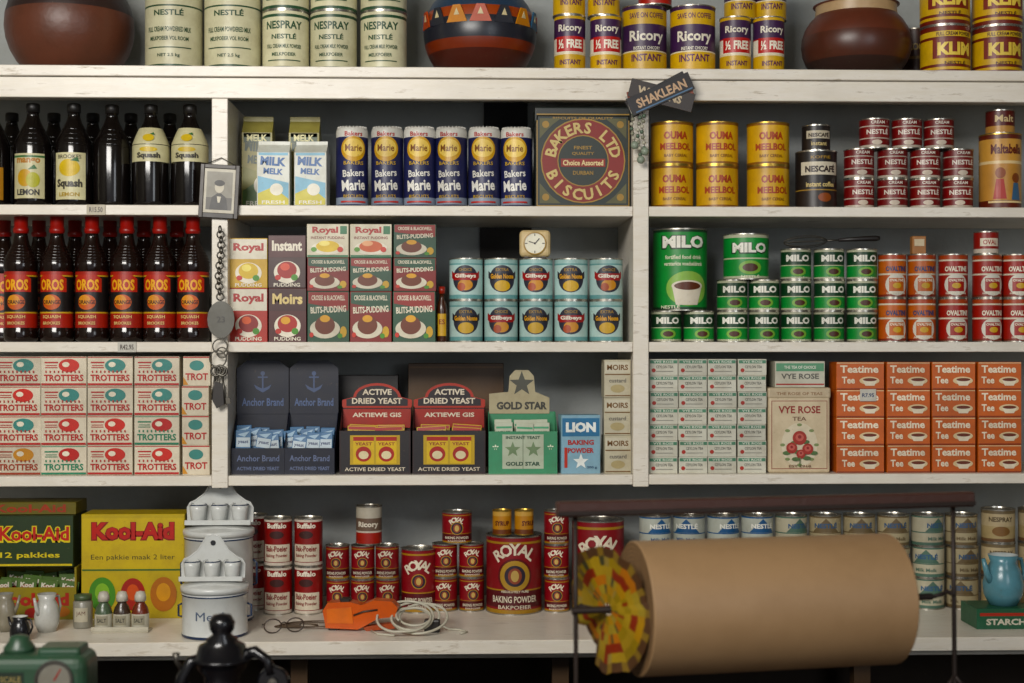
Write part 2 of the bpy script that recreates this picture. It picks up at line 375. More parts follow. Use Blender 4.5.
def tube_pack():
    mb=MB(); nv='#25284f'; r=16
    pr=[(0,0),(13,0),(15.6,1.5),(r,3),(r,10),(r,52),(r,70),(r,76),(15.2,79),(13,80.2),(9,79.6),(5,80.6),(0,79.5)]
    mb.lathe(pr,[nv,nv,nv,'#8e98a8',nv,'#20234a','#d2d0c8','#d2d0c8','#d2d0c8','#cfcdc5','#c9c7bf','#a9a7a2'],44,True)
    for i in range(24):
        a=2*math.pi*i/24; mb.T=Matrix.Rotation(a,4,'Z'); mb.box(8,14.6,-.35,.35,78.6,81,'#d0cec6',.1)
    mb.T=Matrix()
    mb.decs('cyl',r,[('e',0,58,26,25,'#c99a30'),('e',0,59,22,18,'#e6c870'),('t','Bakers',0,73,18,4.5,'#b02f2a',.02),('t','Marie',0,59,17,7,'#7c4a18',.02),
       ('t','BAKERS',0,44,20,3.5,'#d9b24a',.0),('t','Bakers',0,34,22,7,'#e2e0d8',.02,4),('t','Marie',0,22,24,11,'#e8e6de',.03,4),('t','BISCUITS',0,11,20,3,'#d9b24a',.0),('r',0,5.5,26,1.6,'#b9352c')])
    return mb.mesh('biscuit_packet',K,16)
tp=tube_pack(); stack('biscuit_packets',tp,80,[352,387,419.5,451.5,484,516.5],S1,[0],.04,10)
mb=MB(); mb.box(-47,47,-20,20,0,92,'#1f2622',2,2); mb.box(-48,48,-21,21,84,100,'#1b211e',2,2)
gold='#a08040'; red='#82261f'
mb.decs('flat',-21,[('r',0,92,92,1.2,gold)]+[('t','BISCUITS OF QUALITY',0,88,60,3,gold)])
L=[('r',0,46,92,90,gold),('r',0,46,90,88,'#1e2823')]
for sx in(-1,1):
    for sz in(-1,1):
        L.append(('p',[(sx*43,46+sz*42),(sx*43,46+sz*22),(sx*36,46+sz*30),(sx*30,46+sz*36),(sx*22,46+sz*42)],'#565432'))
        L.append(('e',sx*37,46+sz*36,7,7,gold))
L+=[('e',0,46,84,84,gold),('e',0,46,81.5,81.5,red),('e',0,46,51,51,gold),('e',0,46,49,49,'#232b24'),
 ('a','BAKERS LTD',0,46,33,165,15,11,'#cdb87c'),('a','BISCUITS',0,46,33,205,335,11,'#cdb87c'),
 ('t','FINEST',0,59,18,3.5,gold),('t','QUALITY',0,53,22,3.5,gold),('r',0,44,44,8,'#8e2b24'),('t','Choice Assorted',0,44,40,5.5,'#e3d3a0',.03),('t','DURBAN',0,34,20,4,gold)]
mb.decs('flat',-20.8,L)
one('biscuit_tin',mb.mesh('biscuit_tin',K,21,1),583,S1,.03)
om='#d6a522'; ob_='#a8401c'
me=can('maize_meal_tin',43,43,[(.05,'#8a5a1e'),(.95,om),(1,'#8a5a1e')],[('t','OUMA',0,29,25,8,ob_,.05),('t','MEELBOL',0,18,33,7,ob_,.04),('t','BABY CEREAL',0,9,24,3,'#7a4a1e')],BRASS)
g=Grp('yellow_maize_meal_tins')
for l in (0,1):
    for x in (672,717,768): g.put(me,x,S1+l*(43*K+.0003),.03,jr(5))
me=can('coffee_tin',42,58,[(.3,'#241c19'),(.32,gold),(1,'#1d1817')],[('r',0,40,42,13,'#d6cdb8'),('t','NESCAFÉ',0,40,32,8,'#2c1d18',.05),('t','instant coffee',0,24,30,5,'#d9c48a',.03),('e',4,11,14,9,'#8e4a25'),('t','KOFFIE',0,51,20,3,gold)])
g=Grp('coffee_tins'); g.put(me,816,S1,.03); g.put(can('small_coffee_tin',29,26,[(.4,'#241c19'),(1,'#1d1817')],[('r',0,16,27,8,'#c9c0aa'),('t','NESCAFÉ',0,16,22,5,'#2c1d18',.04),('t','instant',0,7,16,4,'#d9c48a')]),816,S1+58*K+.0004,.04)
rd='#701c1d'
me=can('condensed_milk_tin',30.5,30,[(.08,'#b9ae9f'),(.3,rd),(.34,'#b9ae9f'),(.74,rd),(.78,'#b9ae9f'),(1,rd)],[('r',0,16,30,10.5,'#7a1f1e'),('t','NESTLÉ',0,17,23,6,'#e2d9cc',.03),('t','CREAM',0,26,14,3,'#e2d9cc'),('e',-1,6,10,5,'#cdbfae')])
g=stack('red_milk_tins',me,30,[859,892,925,957.5],S1,[0,1]); stack('',me,30,[874,907,939],S1,[2],g=g)
me=can('malt_porridge_tin',42,76,[(.1,'#5a2318'),(.6,'#b98a50'),(.64,'#d9c193'),(.94,'#c49655'),(1,'#5a2318')],
 [('t','Maltabella',0,60,33,10,'#5a1f17',.04),('e',-7,36,10,11,'#8a4a2a'),('p',[(-14,10),(-1,10),(-4,30),(-11,30)],'#a8332a'),('e',9,31,9,10,'#7a4326'),('p',[(4,9),(15,9),(12,26),(6,26)],'#3f5f7c'),('r',0,7,38,2,'#d9c193')],BRASS)
g=Grp('malt_porridge_tins'); g.put(me,1000,S1,.03); g.put(can('small_malt_tin',29,24,[(.3,'#c6965a'),(1,'#5a1f1c')],[('t','Malt',0,15,20,7,'#d9c193')]),1000,S1+76*K+.0004,.04)

# ---------------------------------------------------------------- ROW 2
def oros():
    mb=MB(); CAPR=M('#96201c',.3)
    pr=[(0,.5),(13,0),(15.8,2),(16.4,5),(16.4,11),(15.7,13),(15.7,70),(16.4,72),(16.2,78),(14.6,84),(11,91),(8,97),(6.6,103),(6.2,107),(7.4,108),(7.4,112),(6.6,112.5),(6.8,124),(5.8,126),(0,126)]
    mb.lathe(pr,[GLASSR]*13+[CAPR]*6,44,True)
    for i in range(6):
        z=78+i*3; r=[16.2,15.2,14.0,12.4,10.4,9.1][i]; mb.lathe([(r-.6,z),(r+.8,z+1.1),(r-1.2,z+2.6)],GLASSR,44,True)
    mb.lathe([(15.9,14),(15.9,28),(15.9,29.5),(15.9,64),(15.9,65.5),(15.9,69)],['#a8281c','#c9a24a','#16100f','#c9a24a','#a8281c'],44)
    mb.decs('cyl',15.9,[('p',[(-15,49),(15,49),(15,62),(9,66),(-9,66),(-15,62)],'#b82e1e'),('t','OROS',0,56,24,11,'#f0b040',.04),('e',0,39,18,15,'#c95a1c'),('e',-2,41,12,10,'#e09430'),('t','ORANGE',0,39,17,4,'#3a1408',.03),('t','SQUASH',0,24.5,18,3.6,'#e8c98a',.02),('t','BROOKES',0,18.5,17,3,'#e8c98a')])
    return mb.mesh('orange_squash_bottle',K,16.4)
om_=oros()
for px in (21,57,92,127,160,193): one('orange_squash_bottle',om_,px,S2,.02,jr(5))
for px in (4,39,75,110,144,177): one('orange_squash_bottle',om_,px,S2,.14)
mb=MB(); mb.box(-9,9,-.4,.4,-5,5,'#c9c6bb',.1); mb.decs('flat',-.4,[('t','R42.95',0,0,13,5,'#4a3f38')])
o=one('price_label',mb.mesh('price_label'),127,zt(347),-.002); 
mb=MB(); mb.box(-9,9,-.4,.4,-5,5,'#b9b09a',.1); mb.decs('flat',-.4,[('t','R15.50',0,0,13,5,'#4a3f38')]); o=one('price_label',mb.mesh('price_label'),96,zt(211),-.002)

def pudbox(w,h,base,top,txt,circle,txtc,fruit='#dba64e'):
    return carton('dessert_box',w,h,30,base,[('r',0,h*.78,w-1,h*.4,top),('t',txt,0,h*.8,w*.8,h*.2,txtc,.04),('e',0,h*.3,w*.7,h*.42,'#e4ddcb'),('e',0,h*.34,w*.52,h*.32,circle),('e',-w*.05,h*.4,w*.25,h*.14,fruit),('e',w*.2,h*.2,w*.18,h*.12,'#4f8a34'),('e',-w*.24,h*.2,w*.16,h*.1,'#b8352c'),('t','PUDDING',0,h*.06,w*.7,h*.07,'#e4ddcb',.02)])
b1=pudbox(37,49,'#c4a044','#d8d2c0','Royal','#d0b03c','#a8241f','#e8d878')
b2=pudbox(37,53,'#b0352a','#d8d2c0','Royal','#8c2420','#a8241f','#d86a4a')
b3=pudbox(37,52,'#3a1c1a','#4a1c1b','Instant','#9e2b26','#e4ddcb','#d86a5a')
b4=pudbox(37,53,'#4a1e1c','#3c1817','Moirs','#a8332c','#d9c48a')
g=Grp('dessert_mix_boxes')
g.put(b2,248.5,S2,.03); g.put(b1,248.5,S2+53*K+.0003,.03); g.put(b4,287.5,S2,.03); g.put(b3,287.5,S2+53*K+.0003,.03,jr(2))
def royalbox(w,h,pic,fr):
    return carton('pudding_box',w,h,32,'#cfc8b2',[('r',0,h*.04,w-1,h*.07,'#2c6a44'),('t','Royal',-w*.06,h*.8,w*.62,h*.24,'#a8261f',.04),('r',w*.38,h*.82,w*.16,h*.24,'#2c6a44'),('t','INSTANT PUDDING',0,h*.59,w*.8,h*.08,'#7c1d1a',.01),
      ('e',0,h*.28,w*.78,h*.4,'#e0dac8'),('e',0,h*.33,w*.56,h*.34,pic),('e',-w*.08,h*.42,w*.26,h*.16,fr),('e',w*.3,h*.24,w*.14,h*.16,'#c23a2c'),('e',-w*.33,h*.24,w*.14,h*.14,'#5a9038')])
ry1=royalbox(41,33,'#d8b840','#f0e088'); ry2=royalbox(41,33,'#c86a4a','#e8b088')
def blits(w,h,v):
    a,b=[('#264c36','#8e2a24'),('#c4bca4','#264c36'),('#7c2420','#264c36')][v]
    return carton('pudding_box',w,h,32,a,[('p',[(-w/2+1,h*.98),(w/2-1,h*.98),(w/2-1,h*.62),(-w/2+1,h*.76)],b if v!=1 else '#a03428'),
      ('t','CROSSE & BLACKWELL',0,h*.87,w*.8,h*.1,'#e2dac4',.02),('t','BLITS-PUDDING',0,h*.64,w*.85,h*.13,'#e2dac4' if v!=1 else '#7c1d1a',.03,3),
      ('e',-w*.08,h*.26,w*.72,h*.38,'#d4cdb9'),('e',-w*.08,h*.33,w*.48,h*.36,'#6b341e' if v!=1 else '#b8462e'),('e',-w*.08,h*.46,w*.24,h*.14,'#dba64e'),('e',w*.36,h*.2,w*.16,h*.22,'#c9a13c'),('e',w*.28,h*.12,w*.12,h*.1,'#4f8a34'),('e',-w*.4,h*.14,w*.1,h*.1,'#c23a2c')])
hs=[50,33,33]
for cx,w,vs in ((328,41,(0,2,ry1)),(371,41,(2,0,ry2)),(414.5,42,(0,2,0))):
    z=S2
    for i,h in enumerate(hs):
        g.put(blits(w,h,vs[i]) if isinstance(vs[i],int) else vs[i],cx,z,.03,jr(1.5)); z+=h*K+.0003
mb=MB(); mb.lathe([(0,0),(5,0),(5.3,2),(5.3,32),(4.5,38),(2.5,43),(2.3,48),(3.2,48.2),(3.2,55),(0,55)],[M('#3a1d10',.2)]*3+[M('#3a1d10',.2)]*3+['#8e2a20']*3,24,True); mb.decs('cyl',5.3,[('r',0,17,9,22,'#c9a24a'),('t','ES',0,20,6,5,'#7c1d1a')])
one('essence_bottle',mb.mesh('essence_bottle',K,5.3),442,S2,.04)
tl='#b4cdc8'
me=can('canned_fruit_tin',34,41.5,[(.1,'#6a9a9a'),(.14,tl),(.86,tl),(.9,'#6a9a9a'),(1,'#9cbcb8')],[('e',0,21,27,27,'#2a2b38'),('e',0,15,15,11,'#c98a2c'),('e',-4,13,8,8,'#a84a24'),('p',[(-15,22),(-12,19.5),(12,19.5),(15,22),(15,29),(12,26.5),(-12,26.5),(-15,29)],'#9c2a2a'),('t','Gilbeys',0,23.5,22,5,'#e6e0d0',.04),('t','CHOICE',0,30,13,3,gold)])
me2=can('canned_fruit_tin',34,41.5,[(.1,'#6a9a9a'),(.14,tl),(.86,tl),(.9,'#6a9a9a'),(1,'#9cbcb8')],[('e',0,21,27,27,'#2a2b38'),('e',0,14,16,11,'#c9a23c'),('p',[(-15,22),(-12,19.5),(12,19.5),(15,22),(15,29),(12,26.5),(-12,26.5),(-15,29)],'#1e1d24'),('t','Golden Noone',0,23.5,24,5,'#d9a24a',.04),('t','EXTRA',0,30,13,3,gold)])
g=Grp('canned_fruit_tins')
for l in (0,1):
    for i,x in enumerate((466,501,536,571,606)): g.put(me if (i+l)%2 else me2,x,S2+l*(41.5*K+.0003),.03,jr(5))
mb=MB(); mb.box(-15.5,15.5,-6,6,1,28,M('#c9b489',.4),4.5,3); mb.box(-11,-6,-4,4,0,3,'#3a3128',.5); mb.box(6,11,-4,4,0,3,'#3a3128',.5)
mb.T=Matrix.Translation((0,-6,14.5))@Matrix.Rotation(rad(90),4,'X'); mb.lathe([(0,.6),(10.2,.6),(10.2,0),(11.4,0),(11.4,1.4),(10.2,1.6)],['#e0dcc8',gold,gold,gold,gold],40)
mb.T=Matrix()
mb.decs('flat',-6.6,[('r',0,23,.8,2.4,'#2a2520'),('r',0,6,.8,2.4,'#2a2520'),('r',8.5,14.5,2.4,.8,'#2a2520'),('r',-8.5,14.5,2.4,.8,'#2a2520'),('p',[(-.5,14),(.5,14),(5,19),(4,19.6)],'#2a2520'),('p',[(.4,14),(-.4,15),(-6,17),(-6,16)],'#2a2520'),('e',0,14.5,2,2,'#2a2520')])
one('alarm_clock',mb.mesh('alarm_clock',K,6),535,S2+2*(41.5*K+.0003)+.0002,.04,rad(-4))
mg='#1f8a38'; mdk='#123a1e'
def milo(w,h,t):
    L=[('t','MILO',0,h*.68,w*.86,h*.26,mdk,.09),('t','MILO',0,h*.69,w*.8,h*.22,'#ecebdf',.05)]
    if t=='b':
        L=[('t','MILO',0,h*.83,w*.88,h*.18,mdk,.09),('t','MILO',0,h*.835,w*.82,h*.15,'#ecebdf',.05),('t','fortified food drink',0,h*.65,w*.7,h*.05,'#e4e6c8'),('t','versterkte voedseldrank',0,h*.57,w*.75,h*.05,'#e4e6c8'),('e',4,h*.27,w*.8,h*.42,'#8fb85a'),
           ('p',[(-8,h*.07),(14,h*.07),(20,h*.3),(-12,h*.3)],'#dcd3c0'),('e',4,h*.3,w*.6,h*.14,'#dcd3c0'),('e',4,h*.3,w*.5,h*.1,'#5a2f1c'),('t','NESTLÉ',-14,h*.05,20,4,'#e4e6c8')]
        return can('malt_drink_tin',w,h,[(.03,mdk),(.97,mg),(1,mdk)],L)
    L+=[('e',0,h*.26,w*.5,h*.3,'#7aa84a'),('e',0,h*.26,w*.34,h*.18,'#4a2a1a'),('t','NESTLÉ',0,h*.07,w*.4,h*.07,'#e4e6c8')]
    return can('malt_drink_tin',w,h,[(.05,'#b4b69c'),(.44,mg),(.47,'#c6c8a8'),(.93,mdk if t=='s' else mg),(1,'#b4b69c')],L)
ms=milo(31,31,'s'); g=stack('malt_drink_tins',ms,31,[666,699,732,764,796,829,861.5],S2,[0]); stack('',ms,31,[732,764,796,829,861.5],S2,[1],g=g); stack('',ms,31,[796,829,861.5],S2,[2],g=g)
g.put(milo(46,46,'m'),746,S2+2*(31*K+.0003)+.0001,.03); g.put(milo(55,82,'b'),680,S2+31*K+.0004,.03)
mb=MB(); mb.T=Matrix.Rotation(rad(-3),4,'Y')
mb.tube([(50,0,4),(46,0,4),(30,0,4.2),(8,0,4)],[2.2,3,2.6,1.8],M('#1e1a19',.4),12); mb.tube([(10,0,4),(-5,0,4)],1,STEEL_D,8)
for a in range(4):
    th=math.pi*a/4; pts=[]
    for i in range(25):
        t=i/24*2*math.pi; x=-26-22*math.cos(t)*1.0; rr=7.2*math.sin(t)
        pts.append((x,rr*math.cos(th),4+rr*math.sin(th)*.85))
    mb.tube(pts,.45,STEEL_D,6,True)
me=mb.mesh('wire_whisk',K,7); zmin=min(v.co.z for v in me.vertices)
o=one('wire_whisk',me,831,S2+3*(31*K+.0003)+.0006-zmin,.03,rad(3))
def oval(w,h,a,b):
    return can('malted_drink_tin',w,h,[(.05,'#7a2a1c'),(.52,b),(.56,'#d4cbb6'),(.86,a),(.9,'#d4cbb6'),(1,'#a84424')],
      [('p',circ(0,h*.3,w*.82,h*.5,20),'#d4cfc2'),('r',0,h*.3,w*.55,h*.3,a),('t','OVALTINE',0,h*.66,w*.78,h*.12,'#2a3f6a' if a!='#9c251e' else '#ece4d0',.04),('t','OVALTINE',0,h*.4,w*.5,h*.06,'#ece4d0',.03),('e',0,h*.28,w*.3,h*.13,'#c9a24a'),('t','malted food drink',0,h*.11,w*.7,h*.05,'#ece4d0')])
oo=oval(28.5,44,'#bd6634','#b85a30'); orr=oval(29.5,44,'#9c251e','#9c251e'); g=Grp('malted_drink_tins')
for l in (0,1):
    for i,x in enumerate((892,921.5,953,987,1016)): g.put((oo,oo,orr,orr,orr)[i],x,S2+l*(44*K+.0003),.03,jr(8))
g.put(can('small_malted_drink_tin',25,23,[(.2,'#c9beb0'),(1,'#8c2420')],[('r',0,12,20,8,'#dcd0bc'),('t','OVAL',0,12,14,5,'#9c2a24')]),986,S2+2*(44*K+.0003),.04)
mb=MB(); mb.box(-7,7,-4,4,0,18,'#a8764a',.5); mb.box(-5,5,-4.6,-3.9,8,15,'#d6c7a8',.1); one('match_box',mb.mesh('match_box',K,4),918,S2+2*(44*K+.0003),.05)

# ---------------------------------------------------------------- ROW 3
def trot(c1,c2):
    cw='#d3c9b4'
    return carton('jelly_box',44,29,30,cw,[('r',0,28,43,.8,c1),('e',5,20,20,13,c2),('e',2,21,7,5,'#e2d9c4'),('r',-12,23,13,1.4,c1),('r',-12,20,11,.8,c1),('r',-12,18,12,.8,c1),('t','TROTTERS',0,8,38,6.5,c1,.03),('r',0,1.7,43,2,c1)]+[('r',-17+4*i,14,1.3,2.2,c1) for i in range(9)])
tv=[trot('#b02f2b','#c23a32'),trot('#b02f2b','#3d8078'),trot('#a04028','#c98a2c'),trot('#2f7a5a','#b02f2b')]
g=Grp('jelly_powder_boxes')
pat=[[2,3,0,0],[1,0,0,3],[0,1,1,1],[1,0,1,1]]
for l in range(4):
    for i,x in enumerate((18,63.5,110,157)): g.put(tv[pat[l][i]],x,S3+l*(29*K+.0003),.03,jr(1.2))
mbx=carton('jelly_box',26.5,29,44,'#d3c9b4',[('r',0,28,26,1.2,'#b02f2b'),('e',0,20,14,10,'#3d8078'),('t','TROT',0,9,22,7,'#b02f2b',.03),('p',[(-13,1),(-8,1),(-13,9)],'#c98a2c')])
for l in range(4): g.put(mbx,196,S3+l*(29*K+.0003),.03,jr(2))
def tray(mb,w,h,d,c,back=None):
    t=.6
    mb.box(-w/2,w/2,-d/2,-d/2+t,0,h,c,.1); mb.box(-w/2,w/2,d/2-t,d/2,0,back or h*1.5,c,.1)
    mb.box(-w/2,w/2,-d/2+t,d/2-t,0,t,c,.1)
    for s_ in (-1,1):
        x0,x1=(-w/2,-w/2+t) if s_<0 else (w/2-t,w/2)
        mb.add([(x0,-d/2+t,t),(x0,d/2-t,t),(x0,d/2-t,(back or h*1.5)),(x0,-d/2+t,h),(x1,-d/2+t,t),(x1,d/2-t,t),(x1,d/2-t,(back or h*1.5)),(x1,-d/2+t,h)],[(0,1,2,3),(7,6,5,4),(0,4,5,1),(1,5,6,2),(2,6,7,3),(3,7,4,0)],c)
def sachets(mb,w,h,d,n,rows,c,decf,z0=1,var=1.):
    for r in range(rows):
        y=-d/2+2.5+r*(d-8)/max(rows,1)
        for i in range(n):
            cx=-w/2+(i+.5)*w/n; ww=w/n-.8
            mb.T=Matrix.Translation((cx,y,z0))@Matrix.Rotation(rad(-6+random.uniform(-2,2)),4,'X')@Matrix.Rotation(rad(random.uniform(-4,4)*var),4,'Y')
            hh=h+r*2+random.uniform(-1,1)*var; mb.box(-ww/2,ww/2,-.5,.5,0,hh,c,.3); mb.decs('flat',-.5,decf(ww,hh))
    mb.T=Matrix()
nvy='#141828'
def anchor(cx,cz,s,c): return [('e',cx,cz+8*s,4*s,4*s,c),('r',cx,cz,1.4*s,15*s,c),('r',cx,cz+4.5*s,9*s,1.3*s,c),('p',[(cx-8*s,cz-2*s),(cx-4*s,cz-4.5*s),(cx,cz-6*s),(cx+4*s,cz-4.5*s),(cx+8*s,cz-2*s),(cx+6*s,cz-6*s),(cx,cz-9.5*s),(cx-6*s,cz-6*s)],c)]
def anchor_disp(w):
    mb=MB(); d=34; tray(mb,w,26,d,nvy,60)
    mb.prism([(-w/2,58),(w/2,58),(w/2,104),(w*.3,112),(-w*.3,112),(-w/2,104)],d/2-1.4,d/2-.7,nvy)
    mb.decs('flat',d/2-1.4,anchor(0,90,1.1,'#4a5878')+[('t','Anchor Brand',0,70,w*.8,8,'#5a6a8e',.02)])
    mb.decs('flat',-d/2,[('t','Anchor Brand',0,16,w*.8,6,'#6b7695',.01),('t','ACTIVE DRIED YEAST',0,6,w*.8,3.5,'#6b7695')])
    sachets(mb,w-5,40,d,3,3,'#35658e',lambda a,b:[('r',0,b*.72,a*.9,b*.22,'#b4c2ca'),('t','yeast',0,b*.72,a*.7,4,'#24365e',.03),('p',[(-a*.4,b*.9),(a*.4,b*.97),(a*.1,b*.84)],'#9ab6ca')],var=3)
    return mb.mesh('yeast_display_box',K,d/2,1)
o=one('yeast_display_box',anchor_disp(52),258,S3,.03); o=one('yeast_display_box',anchor_disp(49),310,S3,.03,rad(-1.5))
me=carton('dark_carton',66,96,22,'#241f1d',[('t','TEA',0,60,30,12,'#4a3f34')]); one('dark_carton',me,366,S3,.2); 
me=carton('brown_carton',100,108,20,'#5f472f',[('r',0,60,70,1,'#3e2b1c'),('r',0,104,98,2,'#7a5c3c')]); one('brown_carton',me,456,S3,.25)
def active(w):
    mb=MB(); d=34; dk='#2a1a1b'; tray(mb,w,43,d,dk,66)
    hp=[(-w/2,64),(w/2,64),(w/2,72),(w*.34,75)]+[(w*.34*math.cos(rad(a)),75+14*math.sin(rad(a))) for a in range(10,171,16)]+[(-w*.34,75),(-w/2,72)]
    mb.prism(hp,d/2-1.6,d/2-.7,'#b03a2c'); mb.prism([(p[0]*.88,66+(p[1]-64)*.82) for p in hp],d/2-2,d/2-1.6,'#241a1d')
    mb.decs('flat',d/2-2,[('t','ACTIVE',0,80,w*.42,6,'#e2d6c0',.03),('t','DRIED YEAST',0,71,w*.72,6,'#e2d6c0',.03)])
    mb.prism([(-w/2+1,44),(w/2-1,44),(w/2-1,63),(-w/2+1,63)],d/2-3,d/2-2.2,'#a03228'); mb.decs('flat',d/2-3,[('t','AKTIEWE GIS',0,57,w*.7,4.5,'#e2d6c0',.03)])
    sachets(mb,w-12,46,d,2,2,'#c9a42c',lambda a,b:[('r',0,b*.95,a*.94,3,'#a8261f'),('t','ACTIVE',0,b*.86,a*.8,4,'#7c1d1a',.04),('e',0,b*.62,a*.6,b*.3,'#e2c65a')],z0=.8)
    F_=[('r',0,22,w-3,40,'#201b1e'),('t','ACTIVE DRIED YEAST',0,5,w*.85,3.6,'#e2d6c0',.01),('r',0,24,w*.7,29,'#bf9f34')]
    for s_ in (-1,1):
        F_+=[('r',s_*w*.16,24,w*.29,27,'#d8b42c'),('r',s_*w*.16,35,w*.29,4,'#a8261f'),('t','YEAST',s_*w*.16,30,w*.24,3,'#8e241f',.02),('e',s_*w*.16,20,w*.22,15,'#a8302a'),('e',s_*w*.16,19,w*.14,8,'#e0d3ac')]
    mb.decs('flat',-d/2,F_)
    return mb.mesh('yeast_display_box',K,d/2,1)
one('yeast_display_box',active(70),375,S3,.03); one('yeast_display_box',active(72),449,S3,.03)
def star(cx,cz,R,r=.42): return [(cx+(R if i%2==0 else R*r)*math.cos(rad(90+36*i)),cz+(R if i%2==0 else R*r)*math.sin(rad(90+36*i))) for i in range(10)]
mb=MB(); d=34; w=68; gr='#478a66'; tray(mb,w,42,d,gr,60)
mb.prism([(-w/2+1,58),(w/2-6,58),(w/2-6,74),(w*.2,80),(w*.18,96),(w*.1,102),(-w*.1,102),(-w*.18,96),(-w*.2,80),(-w/2+1,78)],d/2-1.6,d/2-.8,'#aca284')
mb.decs('flat',d/2-1.6,[('p',star(0,88,13),'#4a4a40'),('t','GOLD STAR',0,66,w*.75,8,'#3a3830',.05)])
sachets(mb,w-14,50,d,3,2,'#b9bea9',lambda a,b:[('p',star(0,b*.6,a*.35),'#8c9a7a'),('r',0,b*.9,a*.9,2,'#4f9a72'),('t','YEAST',0,b*.8,a*.7,3,'#4a4a40')],z0=.8)
mb.decs('flat',-d/2,[('r',0,22,w*.6,34,'#aeb7a2'),('r',0,22,.6,34,'#5a6a54'),('p',star(-w*.15,24,8),'#6f8462'),('p',star(w*.15,24,8),'#6f8462'),('t','GOLD STAR',0,10,w*.5,4,'#2d4a38',.04),('t','INSTANT YEAST',0,36,w*.5,3,'#2d4a38',.03),('t','*',-w*.4,26,6,6,'#dfe6cf'),('t','*',w*.4,26,6,6,'#dfe6cf')])
one('yeast_display_box',mb.mesh('yeast_display_box',K,d/2,1),523,S3,.03)
me=carton('baking_powder_box',39,58,24,'#84a6b6',[('r',0,46,37,18,'#386e94'),('t','LION',0,46,30,10,'#e4e8e4',.06),('t','BAKING',0,31,26,5,'#a8332c',.04),('t','POWDER',0,23,26,5,'#a8332c',.04),('p',star(0,12,8),'#e4e8e4'),('r',-15,16,3,20,'#b53a2c'),('t','200 g',11,6,10,3,'#2a4a68')])
one('baking_powder_box',me,580,S3,.03,rad(4))
me=carton('gelatine_box',26.5,37.5,26,'#bab39c',[('r',0,30,25,11,'#c4beaa'),('t','MOIRS',0,30,21,5.5,'#6b4a20',.03),('r',0,23,25,1,'#6b4a20'),('t','custard',0,17,17,4,'#6a665c'),('e',0,9,14,8,'#a89a72'),('r',0,2,25,1,'#6b4a20')])
stack('custard_boxes',me,37.5,[617.5],S3,[0,1,2],.03,2)
me=carton('tea_box',28.4,16.1,26,'#c9c7b8',[('r',0,13.4,27,3.2,'#4f7f64'),('t','VYE ROSE',0,13.4,20,2.2,'#e2e3d6',.01),('t','CEYLON TEA',1,8.4,17,2.8,'#4c4b44',.01),('e',-10,5,4,4,'#a8443c'),('r',1,4,17,.7,'#8c8a80')])
stack('small_tea_boxes',me,16.1,[663.5,693,722.5,752],S3,range(7),.03,1.5)
mb=MB(); mb.box(-31,31,-22,22,0,76,'#ccbca0',2.5,3); mb.box(-31.6,31.6,-22.6,22.6,74,85,'#bfaf94',2,2)
mb.decs('flat',-22.6,[('t','THE ROSE OF TEAS',0,79,46,3,'#8a6a4a')])
R_=[('r',0,38,56,68,'#8e4a3e'),('r',0,38,54.6,66.6,'#cdbda0'),('t','VYE ROSE',0,63,42,7.5,'#8e2f28',.03),('t','TEA',0,54,14,4,'#6b4a34',.02),('e',0,28,36,44,'#d6cbb2')]
for a in range(8): R_.append(('e',17*math.cos(a*.785),28+20*math.sin(a*.785),5,3,'#7c8a5a'))
for (a,b,s_) in ((0,35,14),(-8,25,11),(8,24,11),(1,19,9)): R_+=[('e',a-5,b-5,8,4,'#4f6a3c'),('e',a+6,b-4,8,4,'#4f6a3c'),('e',a,b,s_,s_,'#a04038'),('e',a,b+.6,s_*.6,s_*.55,'#c0685e'),('e',a,b+1,s_*.25,s_*.25,'#8a2220')]
R_+=[('r',0,11,1,10,'#4f6a3c'),('t','EST 1918',0,7,22,2.6,'#6b4a34')]
mb.decs('flat',-22,R_); one('tea_tin',mb.mesh('tea_tin',K,22.6,1),799.5,S3,.03)
me=carton('tea_box_large',50,26,40,'#c4c1b0',[('r',0,20,48,8,'#5f9572'),('t','VYE ROSE',0,11,38,5.5,'#5c5b52',.03),('t','THE TEA OF CHOICE',0,20,32,3,'#e2e3d6'),('r',0,3,48,1.4,'#a8443c')]); one('tea_box',me,800,S3+85*K+.0005,.04)
orc='#c8601c'
def teab(w):
    return carton('tea_carton',w,27.5,30,orc,[('r',0,26.6,w-1,.8,'#e0c9a0'),('t','Teatime',-1,20.5,w*.8,7.5,'#f0e4cc',.03),('t','Tee',-12,9.5,13,7,'#f0e4cc',.03),('e',9,9,20,8,'#e0c9a0'),('p',[(2,10),(17,10),(14,4),(5,4)],'#e8dcc4'),('e',9.5,10,14,3.2,'#6b2f18'),('r',0,1,w-1,1,'#8e3a18')])
me=teab(43.6); me2=teab(48); g=Grp('tea_cartons')
for l in range(4):
    g.put(me2,860.5,S3+l*(27.5*K+.0003),.03,jr(1))
    for x in (908.5,954,1000): g.put(me,x,S3+l*(27.5*K+.0003),.03,jr(1))
mb=MB(); mb.box(-8,8,-.3,.3,-6,6,'#cdc9bd',.1); mb.decs('flat',-.3,[('t','R7.95',0,0,12,4,'#33456b')]); one('price_tag',mb.mesh('price_tag'),868,zt(396),.026,0)

